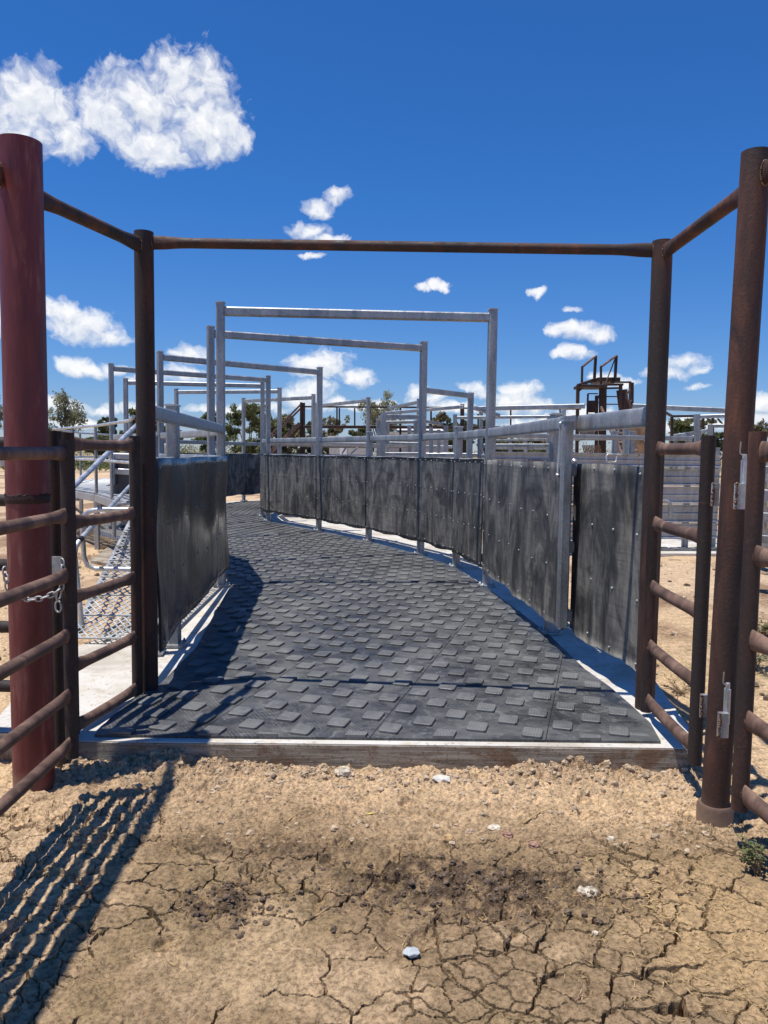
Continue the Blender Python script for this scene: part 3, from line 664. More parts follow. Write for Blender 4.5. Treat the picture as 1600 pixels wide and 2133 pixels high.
# ------------------------------------------------------------------ fence spans with rubber belting
def belting(rt, a, e, nrm, z0, z1, mat, seed, amp=.008, bolt=True, nb=7, rows=4, smooth=False):
    a = Vector(a); e = Vector(e); L = (e - a).length; d = (e - a) / L; nu = max(6, int(L / .045)); nv = 22; rnd = random.Random(seed); ph = [rnd.uniform(0, 9) for _ in range(8)]
    def off(s, z):
        w = amp * (math.sin(s * 5.1 + ph[0] + .6 * math.sin(z * 2.3 + ph[6])) * .7 + .45 * math.sin(s * 11.7 + ph[1] + z * 1.3 + ph[7]) + .3 * math.sin(z * 4 + ph[2] + s * 2)) 
        if smooth: return amp * (math.sin(s * 3.1 + ph[0] + 1.1 * math.sin(z * 3.3 + ph[6])) * .8 + .5 * math.sin(s * 7.3 + ph[1] + 1.3 * math.sin(z * 4.1 + ph[7])) + .22 * math.sin(s * 12.7 + ph[3] + 1.5 * math.sin(z * 5.2 + ph[4])) + .3 * math.sin(z * 5 + ph[2] + s * 2))
        w += amp * .35 * math.sin(s * 23 + ph[3] + 1.2 * math.sin(z * 3.1 + ph[4]))
        return w
    b = MB(); vs = []; th = .012
    for side in (1, 0):
        for j in range(nv + 1):
            for i in range(nu + 1):
                s = L * i / nu; z = z0 + (z1 - z0) * j / nv
                if j == 0: z += .012 * math.sin(s * 7 + ph[5]) + rnd.uniform(-.004, .004)
                if j == nv: z += .006 * math.sin(s * 4 + ph[0])
                p = a + d * s + nrm * (off(s, z) + (th if side else 0)); vs.append((p.x, p.y, z))
    w = nu + 1; n1 = (nv + 1) * w; fs = []
    flip = d.cross(Vector((0, 0, 1))).dot(nrm) < 0
    for j in range(nv):
        for i in range(nu):
            f = (j * w + i, j * w + i + 1, (j + 1) * w + i + 1, (j + 1) * w + i)
            g = tuple(n1 + k for k in f)
            fs.append(f[::-1] if flip else f); fs.append(g if flip else g[::-1])
    b.add(vs, fs, True)
    ed = []
    for i in range(nu): ed += [(i, i + 1, n1 + i + 1, n1 + i), (nv * w + i, nv * w + i + 1, n1 + nv * w + i + 1, n1 + nv * w + i)]
    for j in range(nv): ed += [(j * w, (j + 1) * w, n1 + (j + 1) * w, n1 + j * w), (j * w + nu, (j + 1) * w + nu, n1 + (j + 1) * w + nu, n1 + j * w + nu)]
    b.f.extend(ed); b.sm.extend([False] * len(ed)); b.mi.extend([0] * len(ed))
    if bolt:
        b.k = 1
        for r_ in range(rows):
            z = z0 + .05 + (z1 - z0 - .09) * r_ / (rows - 1)
            for i in range(nb):
                s = .05 + (L - .1) * i / (nb - 1) + rnd.uniform(-.012, .012); zz = z + rnd.uniform(-.014, .014); p = a + d * s + nrm * (off(s, zz) + th)
                b.dome((p.x, p.y, zz), nrm, .0098, .009, 8)
    b.build('rubber_sheet', [mat, GALVR], rt)
def span(pts, i, inward, z0, z1, mat, lab, seed, gap=.03, toprail=True, nb=7, group='rubber clad fence spans', amp=.008, smooth=False):
    a = Vector((*pts[i], 0)); e = Vector((*pts[i + 1], 0)); d = (e - a).normalized(); n = Vector((-d.y, d.x, 0)) * inward
    rt = thing('rubber_fence', lab, 'rubber fence', (a.x, a.y, SLAB), group)
    if toprail:
        b = MB(); b.oval(a + d * .047 + Vector((0, 0, 1.84)), e - d * .047 + Vector((0, 0, 1.84)), .045, .10); b.build('top_rail', GALVR, rt)
    for z in (1.515, .95, .42):
        b = MB(); b.oval(a + d * .047 - n * .022 + Vector((0, 0, z)), e - d * .047 - n * .022 + Vector((0, 0, z)), .045, .085); b.build('lower_rail', GALVR, rt)
    belting(rt, a + d * gap + n * .05, e - d * gap + n * .05, n, z0, z1, mat, seed, amp, True, nb, 4, smooth)
    return rt
ZB, ZT = .345, 1.55
names_r = {2: 'dusty rubber fence panel between the first hoop and the capped post', 3: 'short dusty rubber fence panel ending at the second hoop', 4: 'dusty rubber fence panel just past the second hoop',
           5: 'dusty rubber fence panel ending at the third hoop', 6: 'dark rubber fence panel between the third and fourth hoops', 7: 'narrow pale rubber panel turning the corner at the fourth hoop',
           8: 'rubber panel hidden behind the corner of the inner fence', 9: 'rubber panel on the inner fence past the corner', 10: 'rubber panel on the inner fence below the seventh hoop', 11: 'rubber panel on the inner fence below the ninth hoop'}
for i in range(2, 12): span(RF, i, 1, ZB, ZT, SHEETD, names_r[i], 30 + i, .022 if i < 7 else .03, True, 8 if i in (4, 5, 6) else 6)
names_l = {1: 'rubber panel of the outer fence behind the nearest hoop', 2: 'rubber panel of the outer fence between second and third hoops', 3: 'rubber panel of the outer fence beside the catwalk',
           4: 'rubber panel of the outer fence where the catwalk bends', 5: 'rubber panel of the outer fence at the fifth hoop', 6: 'black rubber panel in the far distance above the end of the matting',
           7: 'farther black rubber panel past the end of the matting', 8: 'black rubber panel at the far turn of the race', 9: 'last black rubber panel at the far turn'}
for i in range(1, 10): span(LF, i, -1, ZB, ZT, SHEETD, names_l[i], 60 + i, .03, True, 7)
# left near wall
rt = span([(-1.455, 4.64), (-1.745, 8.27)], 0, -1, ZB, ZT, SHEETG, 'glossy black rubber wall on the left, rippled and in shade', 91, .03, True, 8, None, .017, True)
# right near: hung gate + fixed stub
G0 = Vector((1.13, 8.40, 0)); G1 = Vector((1.335, 5.42, 0)); d = (G1 - G0).normalized(); n = Vector((d.y, -d.x, 0))
if n.x > 0: n = -n
rt = thing('rubber_gate', 'long rubber-covered gate on the right with a galvanised stile hanging clear of the slab', 'gate', (G0.x, G0.y, SLAB))
b = MB(); G1 = G1 + n * .055; b.bar((G1.x, G1.y, .38), (G1.x, G1.y, 1.865), .072, .072, .14, math.atan2(d.y, d.x)); st = b.build('stile', GALV, rt)
b = MB(); b.box((G1.x, G1.y, 1.871), .088, .088, .012, math.atan2(d.y, d.x)); b.bar((G1.x, G1.y, 1.84), (G1.x, G1.y, 1.866), .082, .082, .1, math.atan2(d.y, d.x)); b.build('cap', GALVL, st)
b = MB(); pb = at(1196, 961, 5.36); b.dome(pb, (0, -1, 0), .02, .024, 10); b.build('bolt', GALVL, st)
b = MB(); b.oval(G0 + d * .05 + Vector((0, 0, 1.835)), G1 - n * .055 - d * .036 + Vector((0, 0, 1.835)), .045, .104); b.build('top_rail', GALVR, rt)
for z in (1.5, .95, .45):
    b = MB(); b.oval(G0 + d * .05 - n * .01 + Vector((0, 0, z)), G1 - d * .04 - n * .065 + Vector((0, 0, z)), .045, .085); b.build('lower_rail', GALVR, rt)
belting(rt, G0 - d * .06 + n * .03, G1 - d * .02 - n * .022, n, .34, 1.548, SHEETD, 17, .013, True, 8)
b = MB(); pa = at(1168, 882, 5.55); pbm = at(1162, 990, 5.55); b.tube([pa, pbm], .009, 10); b.dome(pa, (0, 0, 1), .018, .014, 8); b.dome(pbm, (0, -1, 0), .018, .014, 8); b.build('drop_bolt', GALVL, rt)
b = MB()
for (px, py) in ((1180, 926), (1180, 958)): b.tube([at(px, py, 5.62), at(px, py - 14, 5.63), at(px + 8, py - 18, 5.64), at(px + 16, py - 12, 5.62)], .011, 10)
b.build('latch_loop', GALVL, rt)
S0 = Vector((1.39, 5.50, 0)); S1 = Vector((1.535, 4.40, 0)); d = (S1 - S0).normalized(); n = Vector((d.y, -d.x, 0))
if n.x > 0: n = -n
rt = thing('rubber_fence', 'short dusty rubber panel between the hung gate stile and the rusty post', 'rubber fence', (S0.x, S0.y, SLAB))
b = MB(); b.oval(S0 + Vector((0, 0, 1.83)), S1 - d * .03 + Vector((0, 0, 1.83)), .045, .118); b.build('top_rail', GALVR, rt)
for z in (1.5, .95, .45):
    b = MB(); b.oval(S0 + d * .03 - n * .02 + Vector((0, 0, z)), S1 - n * .02 + Vector((0, 0, z)), .045, .085); b.build('lower_rail', GALVR, rt)
belting(rt, S0 - d * .07 + n * .0, S1 + n * .03 - d * .02, n, .335, 1.545, SHEETD, 5, .016, True, 4)

# ------------------------------------------------------------------ catwalk ramp and deck on the left
rp0, rp1 = 5.72, 8.75
def rpt(t, s): # t along, s 0 outer..1 inner
    y = rp0 + (rp1 - rp0) * t; xo = -2.36 - .48 * t; xi = -1.66 - .29 * t
    return Vector((xo + (xi - xo) * s, y, .175 + .755 * t))
rt = thing('catwalk_ramp', 'galvanised expanded-mesh ramp rising beside the left rubber wall', 'ramp', tuple(rpt(0, .5)))
b = MB(); nr = 64
for k in range(nr):
    pts = []
    for j in range(25):
        t = (k + (.0 if (j + k) % 2 else .95)) / nr; pts.append(rpt(min(t, 1), j / 24))
    for j in range(24): b.bar(pts[j], pts[j + 1], .013, .006, .05)
b.build('mesh_tread', TREADM, rt)
b = MB()
for s in (0, 1): b.bar(rpt(0, s) - Vector((0, 0, .035)), rpt(1, s) - Vector((0, 0, .035)), .03, .075, .1)
for k in range(9): b.bar(rpt(k / 8, 0) + Vector((0, 0, .008)), rpt(k / 8, 1) + Vector((0, 0, .008)), .028, .012, .1)
b.build('side_frame', GALVR, rt)
def hz(t): return Vector((-.03, 0, 0)) + rpt(t, 0)
b = MB(); pz = hz(.18); 
rt2 = thing('handrail', 'galvanised pipe handrail sloping up beside the expanded-mesh ramp', 'handrail', tuple(pz))
b = MB(); lo0 = at(172, 1318, 5.95); el = at(155, 1148, 5.95); b.tube([lo0, at(163, 1230, 5.95), el + Vector((0, 0, -.03)), at(158, 1138, 6.0), at(167, 1124, 6.08)], .021, 12); b.tube([at(167, 1124, 6.08), at(270, 1013, 8.6)], .021, 12); b.build('lower_pipe', GALVL, rt2)
b = MB(); b.tube([at(130, 1036, 5.7), at(290, 880, 8.6)], .023, 12); b.build('upper_pipe', GALVL, rt2)
b = MB(); u_ = (at(270, 1013, 8.6) - at(167, 1124, 6.08)).normalized(); b.tube([at(167, 1124, 6.08) - u_ * .03, at(167, 1124, 6.08) + u_ * .04], .025, 12); b.build('clamp', BLACK, rt2)
b = MB(); u_ = (at(290, 880, 8.6) - at(130, 1036, 5.7)).normalized(); cc = at(265, 905, 8.13); b.tube([cc - u_ * .03, cc + u_ * .03], .029, 12); b.build('coupling', GALVR, rt2)
# swing loop
b = MB(); Yl = 6.5; loop = [at(300, 1062, Yl), at(215, 1061, Yl), at(190, 1064, Yl), at(176, 1072, Yl), at(172, 1090, Yl), at(173, 1130, Yl), at(175, 1160, Yl), at(182, 1178, Yl), at(200, 1185, Yl), at(300, 1186, Yl)]
b.tube(loop, .021, 12); tag(b.build('barrier_loop', GALVL, None, tuple(loop[4])), 'rounded galvanised pipe loop barring the ramp', 'barrier')
b = MB(); b.tube([at(238, 1118, 7.4), at(238, 1070, 7.4), at(241, 1056, 7.4), at(252, 1050, 7.4), at(300, 1042, 7.4)], .02, 10); tag(b.build('bent_pipe', GALV, None, tuple(at(238, 1118, 7.4))), 'bent grey pipe behind the rounded loop', 'barrier')
# deck
dk = [(-1.95, 8.75)] + LF[2:7]; di = offset([(-1.80, 8.75)] + LF[2:7], .14); do = offset([(-1.80, 8.75)] + LF[2:7], 1.0)
rt = thing('catwalk', 'raised galvanised catwalk deck following the outside of the left fence', 'catwalk', (do[0][0], do[0][1], .1))
b = MB()
for k in range(len(di) - 1):
    a, b2, c, d2 = Vector((*do[k], .93)), Vector((*do[k + 1], .93)), Vector((*di[k], .93)), Vector((*di[k + 1], .93)); nn = max(4, int((b2 - a).length / .12))
    for j in range(nn):
        for s in (0,):
            p, q_ = a.lerp(b2, (j + .5) / nn), c.lerp(d2, (j + .5) / nn); b.bar(p, q_, .72 * (b2 - a).length / nn, .03, .1)
b.build('deck_planks', GALVR, rt)
b = MB()
for ln in (di, do):
    for k in range(len(ln) - 1): b.bar((*ln[k], .86), (*ln[k + 1], .86), .05, .11, .1)
b.build('edge_beam', GALVR, rt)
for k in range(0, len(do)):
    b = MB(); b.bar((*do[k], -.05), (*do[k], .81), .07, .07, .1); p = Vector((*di[k], .12)); b.bar(p, Vector((*do[k], .8)), .05, .05, .1); b.build('leg', GALVR, rt)
rt = thing('handrail', 'galvanised tube guard rail along the catwalk deck', 'handrail', (do[0][0], do[0][1], .93), None)
pp = []
for k in range(len(do) - 1):
    a, e = Vector((*do[k], 0)), Vector((*do[k + 1], 0)); nn = 2 if (e - a).length > 1.9 else 1
    for j in range(nn): pp.append(a.lerp(e, j / nn))
for p in pp[1:]:
    b = MB(); b.tube([p + Vector((0, 0, .72)), p + Vector((0, 0, 1.97))], .024, 10); b.box(p + Vector((.05, 0, .80)), .05, .06, .10); b.build('post', GALV, rt)
for z in (1.97, 1.45):
    b = MB(); b.tube([p + Vector((0, 0, z)) for p in pp], .021, 10); b.build('rail', GALVL, rt)
b = MB()
for z in (.12,): b.poly([(-4.0, 10.4), (-2.75, 9.5), (-2.6, 10.6), (-3.6, 12.6), (-4.6, 13.4)], -.2, .1)
tag(b.build('slab_pad', CONCF), kind='structure')

# ------------------------------------------------------------------ background steelwork
def bars(name, label, cat, group, parts, loc):
    """parts: list of (part name, material, [((px,py,Y),(px,py,Y),w,h), ...])"""
    rt = thing(name, label, cat, tuple(loc), group)
    for pn, mt, lst in parts:
        for (p, q_, w, h) in lst:
            b = MB(); b.bar(at(*p), at(*q_), w, h, .15); b.build(pn, mt, rt)
    return rt
def post_to_ground(px, ytop, Y):
    p = at(px, ytop, Y); return p, Vector((p.x, p.y, -.1))
# sheeted yard wall on the right, with the stencilled name
WA, WB = at(1028, 955, 11.5), at(1500, 955, 12.3); wd = Vector((WB.x - WA.x, WB.y - WA.y, 0)); wl = wd.length; wd.normalize(); wn = Vector((wd.y, -wd.x, 0))
def wp(t, z, o=0): return Vector((WA.x, WA.y, 0)) + wd * (wl * t) + wn * o + Vector((0, 0, z))
rt = thing('sheeted_fence', 'galvanised sheet-clad yard fence with a stencilled name, behind the right rubber wall', 'sheeted fence', tuple(wp(.5, .14)))
zz = [.30, .56, .86, 1.145, 1.43, 1.655]
for i in range(5):
    b = MB(); z0_, z1_ = zz[i] + .008, zz[i + 1] - .004
    for t0, t1 in ((0, .62), (.625, 1)):
        pr = [(0, z0_), (.035, z0_), (.035, z0_ + .02), (.008, z0_ + .045), (.008, (z0_ + z1_) / 2 - .02), (.016, (z0_ + z1_) / 2), (.008, (z0_ + z1_) / 2 + .02), (.008, z1_ - .045), (.035, z1_ - .02), (.035, z1_), (0, z1_)]
        ring = [[wp(t, z, o) for o, z in pr] for t in (t0, t1)]; b.loft(ring, True, False)
    b.build('sheet', GALV if i % 2 else GALVR, rt)
b = MB(); b.bar(wp(0, 1.895), wp(.86, 1.895), .06, .07); b.build('top_rail', GALV, rt)
for t in (.0, .27, .525, .60, .695, .86, .99):
    b = MB(); b.bar(wp(t, .1, -.05), wp(t, 1.98 if t < .9 else 1.75, -.05), .09, .09); b.box(wp(t, 1.99 if t < .9 else 1.755, -.05), .095, .095, .02); b.build('post', GALV, rt)
b = MB(); b.bar(wp(.28, .1, .08), wp(.28, 2.29, .08), .03, .19, .1); b.bar(wp(.28, 2.28, .08), wp(.28, 2.30, .08), .05, .20, .1); b.build('gusset_post', GALVL, rt)
b = MB(); b.tube([at(1264, 962, 11.4), at(1263, 950, 11.4), at(1266, 946, 11.4), at(1296, 947, 11.45)], .012, 8); b.tube([at(1266, 963, 11.4), at(1283, 963, 11.4), at(1285, 950, 11.42)], .012, 8); b.build('latch', GALVL, rt)
b = MB(); b.tube([at(1372, 1044, 11.2), at(1388, 1044, 11.2), at(1395, 1048, 11.2), at(1397, 1056, 11.2), at(1397, 1078, 11.2)], .03, 10); b.build('handle', GALV, rt)
tcv = bpy.data.curves.new('name_lettering', 'FONT'); tcv.body = 'THOMPSON'; tcv.size = .092; tcv.extrude = .001; tcv.align_x = 'CENTER'; tcv.shear = .12
tmp = bpy.data.objects.new('lettering_curve', tcv); tm = bpy.data.meshes.new_from_object(tmp); bpy.data.objects.remove(tmp); bpy.data.curves.remove(tcv)
to = bpy.data.objects.new('name_lettering', tm); COL.objects.link(to); to.parent = rt; tm.materials.clear(); tm.materials.append(INK)
to.scale = (.52, 1, 1); to.location = wp(.172, 1.482, .0405) - Vector(ORG[rt.name]); to.rotation_euler = (R(90), 0, math.atan2(wd.y, wd.x))
b = MB(); ctr = wp(.215, 1.50, .038)
pts = [ctr + wd * (.05 * math.cos(t)) + Vector((0, 0, .045 * math.sin(t))) for t in [math.pi * k / 10 for k in range(11)]]
b.tube(pts, .006, 5); b.build('emblem', INK, rt)
b = MB(); b.bar(wp(.120, 1.515, .038), wp(.133, 1.515, .038), .004, .01); b.build('dash', INK, rt)
# pad and mat in front of it
pd = [(3.7, 11.55), (6.6, 11.75), (6.6, 16.5), (3.4, 16)]
b = MB(); b.poly(pd, -.2, SLAB + .003); tag(b.build('slab_pad', CONC), kind='structure')
lb = MB(); mp_ = [(3.78, 11.85), (5.9, 12.0), (5.9, 12.2), (3.78, 12.1)]; lb.poly(mp_, SLAB + .004, SLAB + .02)
for i in range(14):
    for j in range(2):
        lug(lb, 3.88 + i * .145, 11.94 + j * .12 + i * .01 + (.0 if i % 2 else .05), (1, .05), (-.05, 1), .06, .045, SLAB + .02, .014, (0, 0))
tag(lb.build('rubber_mat', LUGM, None, (4.8, 12, SLAB)), 'separate lugged mat on the small concrete pad beyond the right-hand rails', 'rubber mat')
# galvanised race pieces in the middle distance
bars('drafting_frame', 'galvanised frame with a thick sloping beam beyond the second hoop', 'yard frame', None, [('beam', GALV, [((886, 813, 12.2), (984, 825, 13.2), .06, .085)]), ('post', GALV, [((981, 818, 13.2), (976, 1010, 13.2), .10, .10), ((989, 850, 13.4), (1040, 866, 13.8), .05, .07)])], at(981, 1000, 13.2))
bars('overhead_beam', 'long galvanised beam rising right, its cut end under the thick sloping beam', 'overhead beam', 'galvanised beams over the far yards', [('channel', GALV, [((803, 861, 17), (966, 847, 16), .06, .07)])], at(803, 861, 17))
bars('overhead_beam', 'long level galvanised beam running behind the rightmost hoop leg', 'overhead beam', 'galvanised beams over the far yards', [('channel', GALV, [((998, 851, 15), (1218, 846, 14), .06, .085)]), ('leg', GALV, [((1002, 850, 15), (1002, 960, 15), .07, .07)])], at(998, 851, 15))
bars('overhead_beam', 'galvanised beam continuing right between the two rusty posts', 'overhead beam', 'galvanised beams over the far yards', [('channel', GALV, [((1318, 846, 13.6), (1530, 856, 13), .06, .085)]), ('leg', GALV, [((1304, 853, 13.7), (1304, 945, 13.7), .1, .1)])], at(1318, 846, 13.6))
bars('crush_frame', 'boxy galvanised crush frame right of the pale tree', 'yard frame', None, [('post', GALV, [((799, 860, 15), (797, 1010, 15), .11, .11), ((788, 874, 16.5), (788, 1010, 16.5), .08, .08), ((866, 876, 15.6), (866, 1010, 15.6), .09, .09), ((853, 886, 17), (853, 1010, 17), .09, .09), ((929, 886, 15.6), (929, 1010, 15.6), .09, .09), ((948, 863, 14.6), (948, 1010, 14.6), .075, .075)]),
    ('beam', GALV, [((804, 868, 15), (876, 869, 15.2), .06, .09), ((803, 880, 15.6), (864, 879, 15.6), .05, .06), ((799, 862, 15), (787, 876, 16.5), .05, .06), ((876, 876, 15.4), (922, 884, 15.6), .05, .06), ((803, 946, 14.6), (948, 946, 14.6), .06, .07), ((801, 923, 15), (880, 925, 15), .06, .06)])], at(799, 1000, 15))
bars('rail_fence', 'low galvanised rails between the second and nearest hoops', 'rail fence', None, [('rail', GALV, [((950, 870, 14.6), (1146, 868, 13.8), .05, .055), ((1003, 928, 13.2), (1180, 928, 13), .05, .06), ((1003, 950, 12.9), (1022, 950, 12.9), .05, .05), ((888, 948, 13.6), (1000, 948, 13.4), .05, .07)]),
    ('post', GALV, [((1143, 866, 13.8), (1143, 1010, 13.8), .055, .055), ((898, 890, 13.6), (898, 1010, 13.6), .07, .07), ((1000, 893, 13.2), (1000, 1010, 13.2), .08, .08), ((914, 895, 14), (914, 1010, 14), .06, .06)])], at(1143, 1000, 13.8))
bars('rail_fence', 'galvanised rails and posts of a far yard in front of the dry scrub', 'rail fence', None, [('rail', GALV, [((1025, 917, 20), (1330, 914, 20), .05, .06), ((1030, 928, 20), (1180, 929, 20), .05, .06), ((1030, 934, 20), (1180, 935, 20), .05, .05)]), ('post', GALV, [((1063, 920, 20), (1063, 985, 20), .09, .09), ((1095, 920, 20), (1095, 985, 20), .09, .09), ((1140, 914, 20), (1140, 985, 20), .06, .06)])], at(1063, 985, 20))
bars('pen_gate', 'grey pen frames with stepped rails between the right-hand rusty posts', 'pen gate', None, [('post', GALV, [((1452, 863, 12.9), (1452, 1000, 12.9), .085, .085), ((1480, 884, 12.6), (1480, 1000, 12.6), .07, .07), ((1408, 903, 13.2), (1408, 1000, 13.2), .05, .05)]), ('rail', GALV, [((1457, 868, 12.9), (1512, 866, 12.7), .06, .06), ((1484, 887, 12.6), (1512, 887, 12.5), .05, .06), ((1405, 909, 13.2), (1475, 897, 12.8), .05, .06), ((1382, 912, 13.4), (1450, 910, 13.2), .05, .05), ((1382, 940, 13.4), (1450, 940, 13.2), .05, .05)])], at(1452, 1000, 12.9))
bars('feed_box', 'small brown timber box beyond the right sheeted fence', 'box', None, [('side', PLY, [((1414, 937, 14.2), (1450, 937, 14.2), .3, .15)]), ('lid', GALVR, [((1412, 929, 14.2), (1452, 929, 14.2), .34, .02)])], at(1432, 937, 14.2))
# right edge: rails, timber rails and a grey corrugated wall
bars('rail_fence', 'galvanised pipe-rail fence at the right edge behind the swinging gate', 'rail fence', None, [('rail', GALV, [((1540, 978, 8.6), (1720, 980, 8.3), .045, .085), ((1540, 1026, 8.6), (1720, 1032, 8.3), .045, .085), ((1540, 1072, 8.6), (1720, 1084, 8.3), .045, .085), ((1540, 1118, 8.6), (1720, 1134, 8.3), .045, .085)]), ('post', GALV, [((1641, 950, 8.4), (1641, 1255, 8.4), .08, .08), ((1552, 960, 8.65), (1552, 1240, 8.65), .08, .08)])], at(1641, 1240, 8.4))
bars('timber_rails', 'sloping weathered timber rails beyond the right-edge galvanised fence', 'timber rails', None, [('plank', TIMB, [((1560, 1026, 10.6), (1604, 1010, 9.9), .04, .085), ((1560, 1068, 10.6), (1604, 1050, 9.9), .04, .085), ((1560, 1114, 10.6), (1604, 1094, 9.9), .04, .085)]), ('post', GALVR, [((1593, 1000, 10), (1593, 1180, 10), .08, .08)])], at(1593, 1170, 10))
rt = thing('corrugated_wall', 'grey corrugated wall at the right edge behind the yard rails', 'wall', tuple(at(1600, 1060, 15)))
b = MB(); p0 = at(1520, 1080, 14.5); p1 = at(1760, 1080, 14.5); L = (p1 - p0).length; n_ = int(L / .04); zt = at(1600, 940, 14.5).z; zb_ = 0.0
for k in range(n_):
    a = p0.lerp(p1, k / n_); e = p0.lerp(p1, (k + 1) / n_); o0 = .015 * (k % 2); o1 = .015 * ((k + 1) % 2)
    b.add([(a.x, a.y - o0, zb_), (e.x, e.y - o1, zb_), (e.x, e.y - o1, zt), (a.x, a.y - o0, zt), (a.x, a.y + .03, zb_), (e.x, e.y + .03, zb_), (e.x, e.y + .03, zt), (a.x, a.y + .03, zt)], [(0, 1, 2, 3), (5, 4, 7, 6), (3, 2, 6, 7)])
b.build('sheeting', GALVR, rt); b = MB(); b.bar((p0.x, p0.y + .01, zt + .03), (p1.x, p1.y + .01, zt + .03), .07, .06); b.build('capping', GALV, rt)
# rusty raised walkway with stairs
rl = []; Yc = 26
def rv(x, y0, y1, w=.09): return ((x, y0, Yc), (x, y1, Yc), w, w)
rt = bars('raised_walkway', 'rusty raised walkway with handrail frames above the far yards', 'walkway', None, [
    ('leg', RUSTD, [rv(627.5, 838, 975, .085), rv(633, 839, 975, .085), rv(963, 842, 975, .13), rv(834, 891, 975, .07), rv(1066, 892, 975, .1)]),
    ('deck', RUSTD, [((633, 889, Yc), (1300, 892, Yc), .5, .085)]),
    ('handrail', RUSTD, [((633, 847, Yc), (960, 849, Yc), .06, .055), ((950, 850, Yc), (1210, 852, Yc), .05, .05)]),
    ('handrail_post', RUSTD, [rv(702, 849, 888, .05), rv(707, 850, 888, .05), rv(739, 850, 888, .05), rv(770, 850, 888, .05), rv(834, 850, 888, .07), rv(898, 850, 888, .06), rv(1064, 853, 888, .05), rv(1167, 853, 888, .05), rv(1175, 853, 888, .05), rv(996, 862, 892, .05)])], at(627, 975, Yc))
bars('steel_stairs', 'rusty steel stairs climbing right to the raised walkway', 'stairs', None, [('handrail', RUSTB, [((627, 842, 25.6), (562, 908, 25.6), .05, .06), ((627, 850, 26.4), (566, 912, 26.4), .05, .06)]), ('stringer', RUSTB, [((625, 882, 25.6), (556, 950, 25.6), .05, .14), ((628, 884, 26.4), (564, 948, 26.4), .05, .14)]),
    ('tread', RUSTD, [((618 - 9 * k, 892 + 9 * k, 25.6), (620 - 9 * k, 892 + 9 * k, 26.4), .2, .04) for k in range(7)])], at(560, 960, 26))
bars('rail_fence', 'rusty low rails right of the far sheds with a pair of sloping braces', 'rail fence', None, [('rail', RUSTB, [((640, 931, 27), (790, 932, 27), .05, .05)]), ('brace', GALVR, [((712, 945, 24), (722, 931, 24), .05, .05), ((731, 945, 24), (746, 931, 24), .05, .05)])], at(712, 960, 27))
# loading ramp
Yr = 22; D_ = 1.3
def rb(x0, y0, x1, y1, w=.09, h=.09, y=Yr, y2=None): return ((x0, y0, y), (x1, y1, y if y2 is None else y2), w, h)
bars('loading_ramp', 'tall rusty cattle loading ramp with two handrail frames against the sky', 'loading ramp', None, [
    ('deck', RUSTD, [rb(1203, 806, 1256, 806, .9, .08), rb(1238, 793, 1283, 793, .9, .12, Yr + D_)]),
    ('deck_edge', RUST, [rb(1204, 803, 1238, 791, .06, .09, Yr - .45, Yr + D_)]),
    ('handrail', RUSTB, [rb(1213, 764, 1241, 742, .06, .05, Yr, Yr + D_), rb(1252, 764, 1284, 741, .06, .05, Yr, Yr + D_)]),
    ('handrail_post', RUSTD, [rb(1213, 764, 1212, 803, .06, .06), rb(1241, 742, 1238, 795, .08, .08, Yr + D_), rb(1252, 764, 1252, 802, .06, .06), rb(1284, 741, 1281, 795, .08, .08, Yr + D_), rb(1283, 743, 1254, 818, .03, .03, Yr + D_, Yr)]),
    ('leg', RUSTD, [rb(1204, 802, 1201, 985), rb(1256, 803, 1254, 985, .2, .12), rb(1293, 801, 1293, 985, .09, .09), rb(1316, 797, 1314, 985, .1, .13, Yr + .6), rb(1312, 796, 1311, 985, .05, .05, Yr + .8)]),
    ('brace', RUSTD, [rb(1205, 816, 1213, 808, .04, .04)]),
    ('beam', RUSTD, [rb(1258, 801, 1298, 801, .1, .06), rb(1272, 796, 1315, 796, .06, .05, Yr + .8), rb(1262, 809, 1293, 808, .08, .05), rb(1262, 826, 1293, 826, .05, .03), rb(1262, 842, 1293, 842, .05, .03)]),
    ('gate_frame', RUSTD, [rb(1225, 820, 1245, 820, .05, .03), rb(1225, 820, 1223, 870, .05, .04), rb(1225, 838, 1244, 838, .05, .1), rb(1243, 824, 1242, 985, .09, .07)]),
    ('wing_sheet', RUSTD, [rb(1224, 850, 1243, 850, .03, .25), rb(1224, 880, 1254, 880, .03, .5), rb(1295, 812, 1301, 860, .3, .04)]),
    ('side_rail', RUSTB, [rb(1248, 824, 1263, 808, .05, .05), rb(1247, 824, 1258, 846, .05, .06), rb(1248, 840, 1261, 825, .05, .05), rb(1302, 825, 1313, 811, .05, .05), rb(1302, 824, 1316, 850, .05, .06), rb(1311, 839, 1316, 834, .05, .05), rb(1251, 846, 1300, 960, .06, .09, Yr - .3, Yr - 3), rb(1272, 893, 1312, 985, .07, .12, Yr - 1, Yr - 4), rb(1283, 893, 1325, 985, .05, .07, Yr - .8, Yr - 4), rb(1330, 890, 1372, 985, .05, .07, Yr - 2, Yr - 5)])], at(1204, 985, Yr))
rt = thing('ramp_cladding', 'rust brown ribbed sheets on the low side of the loading ramp', 'cladding', tuple(at(1225, 970, 21)))
for (x0, y0, x1, y1) in ((1206, 894, 1238, 916), (1214, 927, 1252, 962)):
    b = MB(); 
    for k in range(11):
        t = k / 11; b.bar(at(x0 + (x1 - x0) * t, y0, 21 - .004 * k), at(x0 + (x1 - x0) * t + 7, y1, 21 - .004 * k), .032, .03, .3)
    b.build('ribbed_sheet', RUSTB, rt)
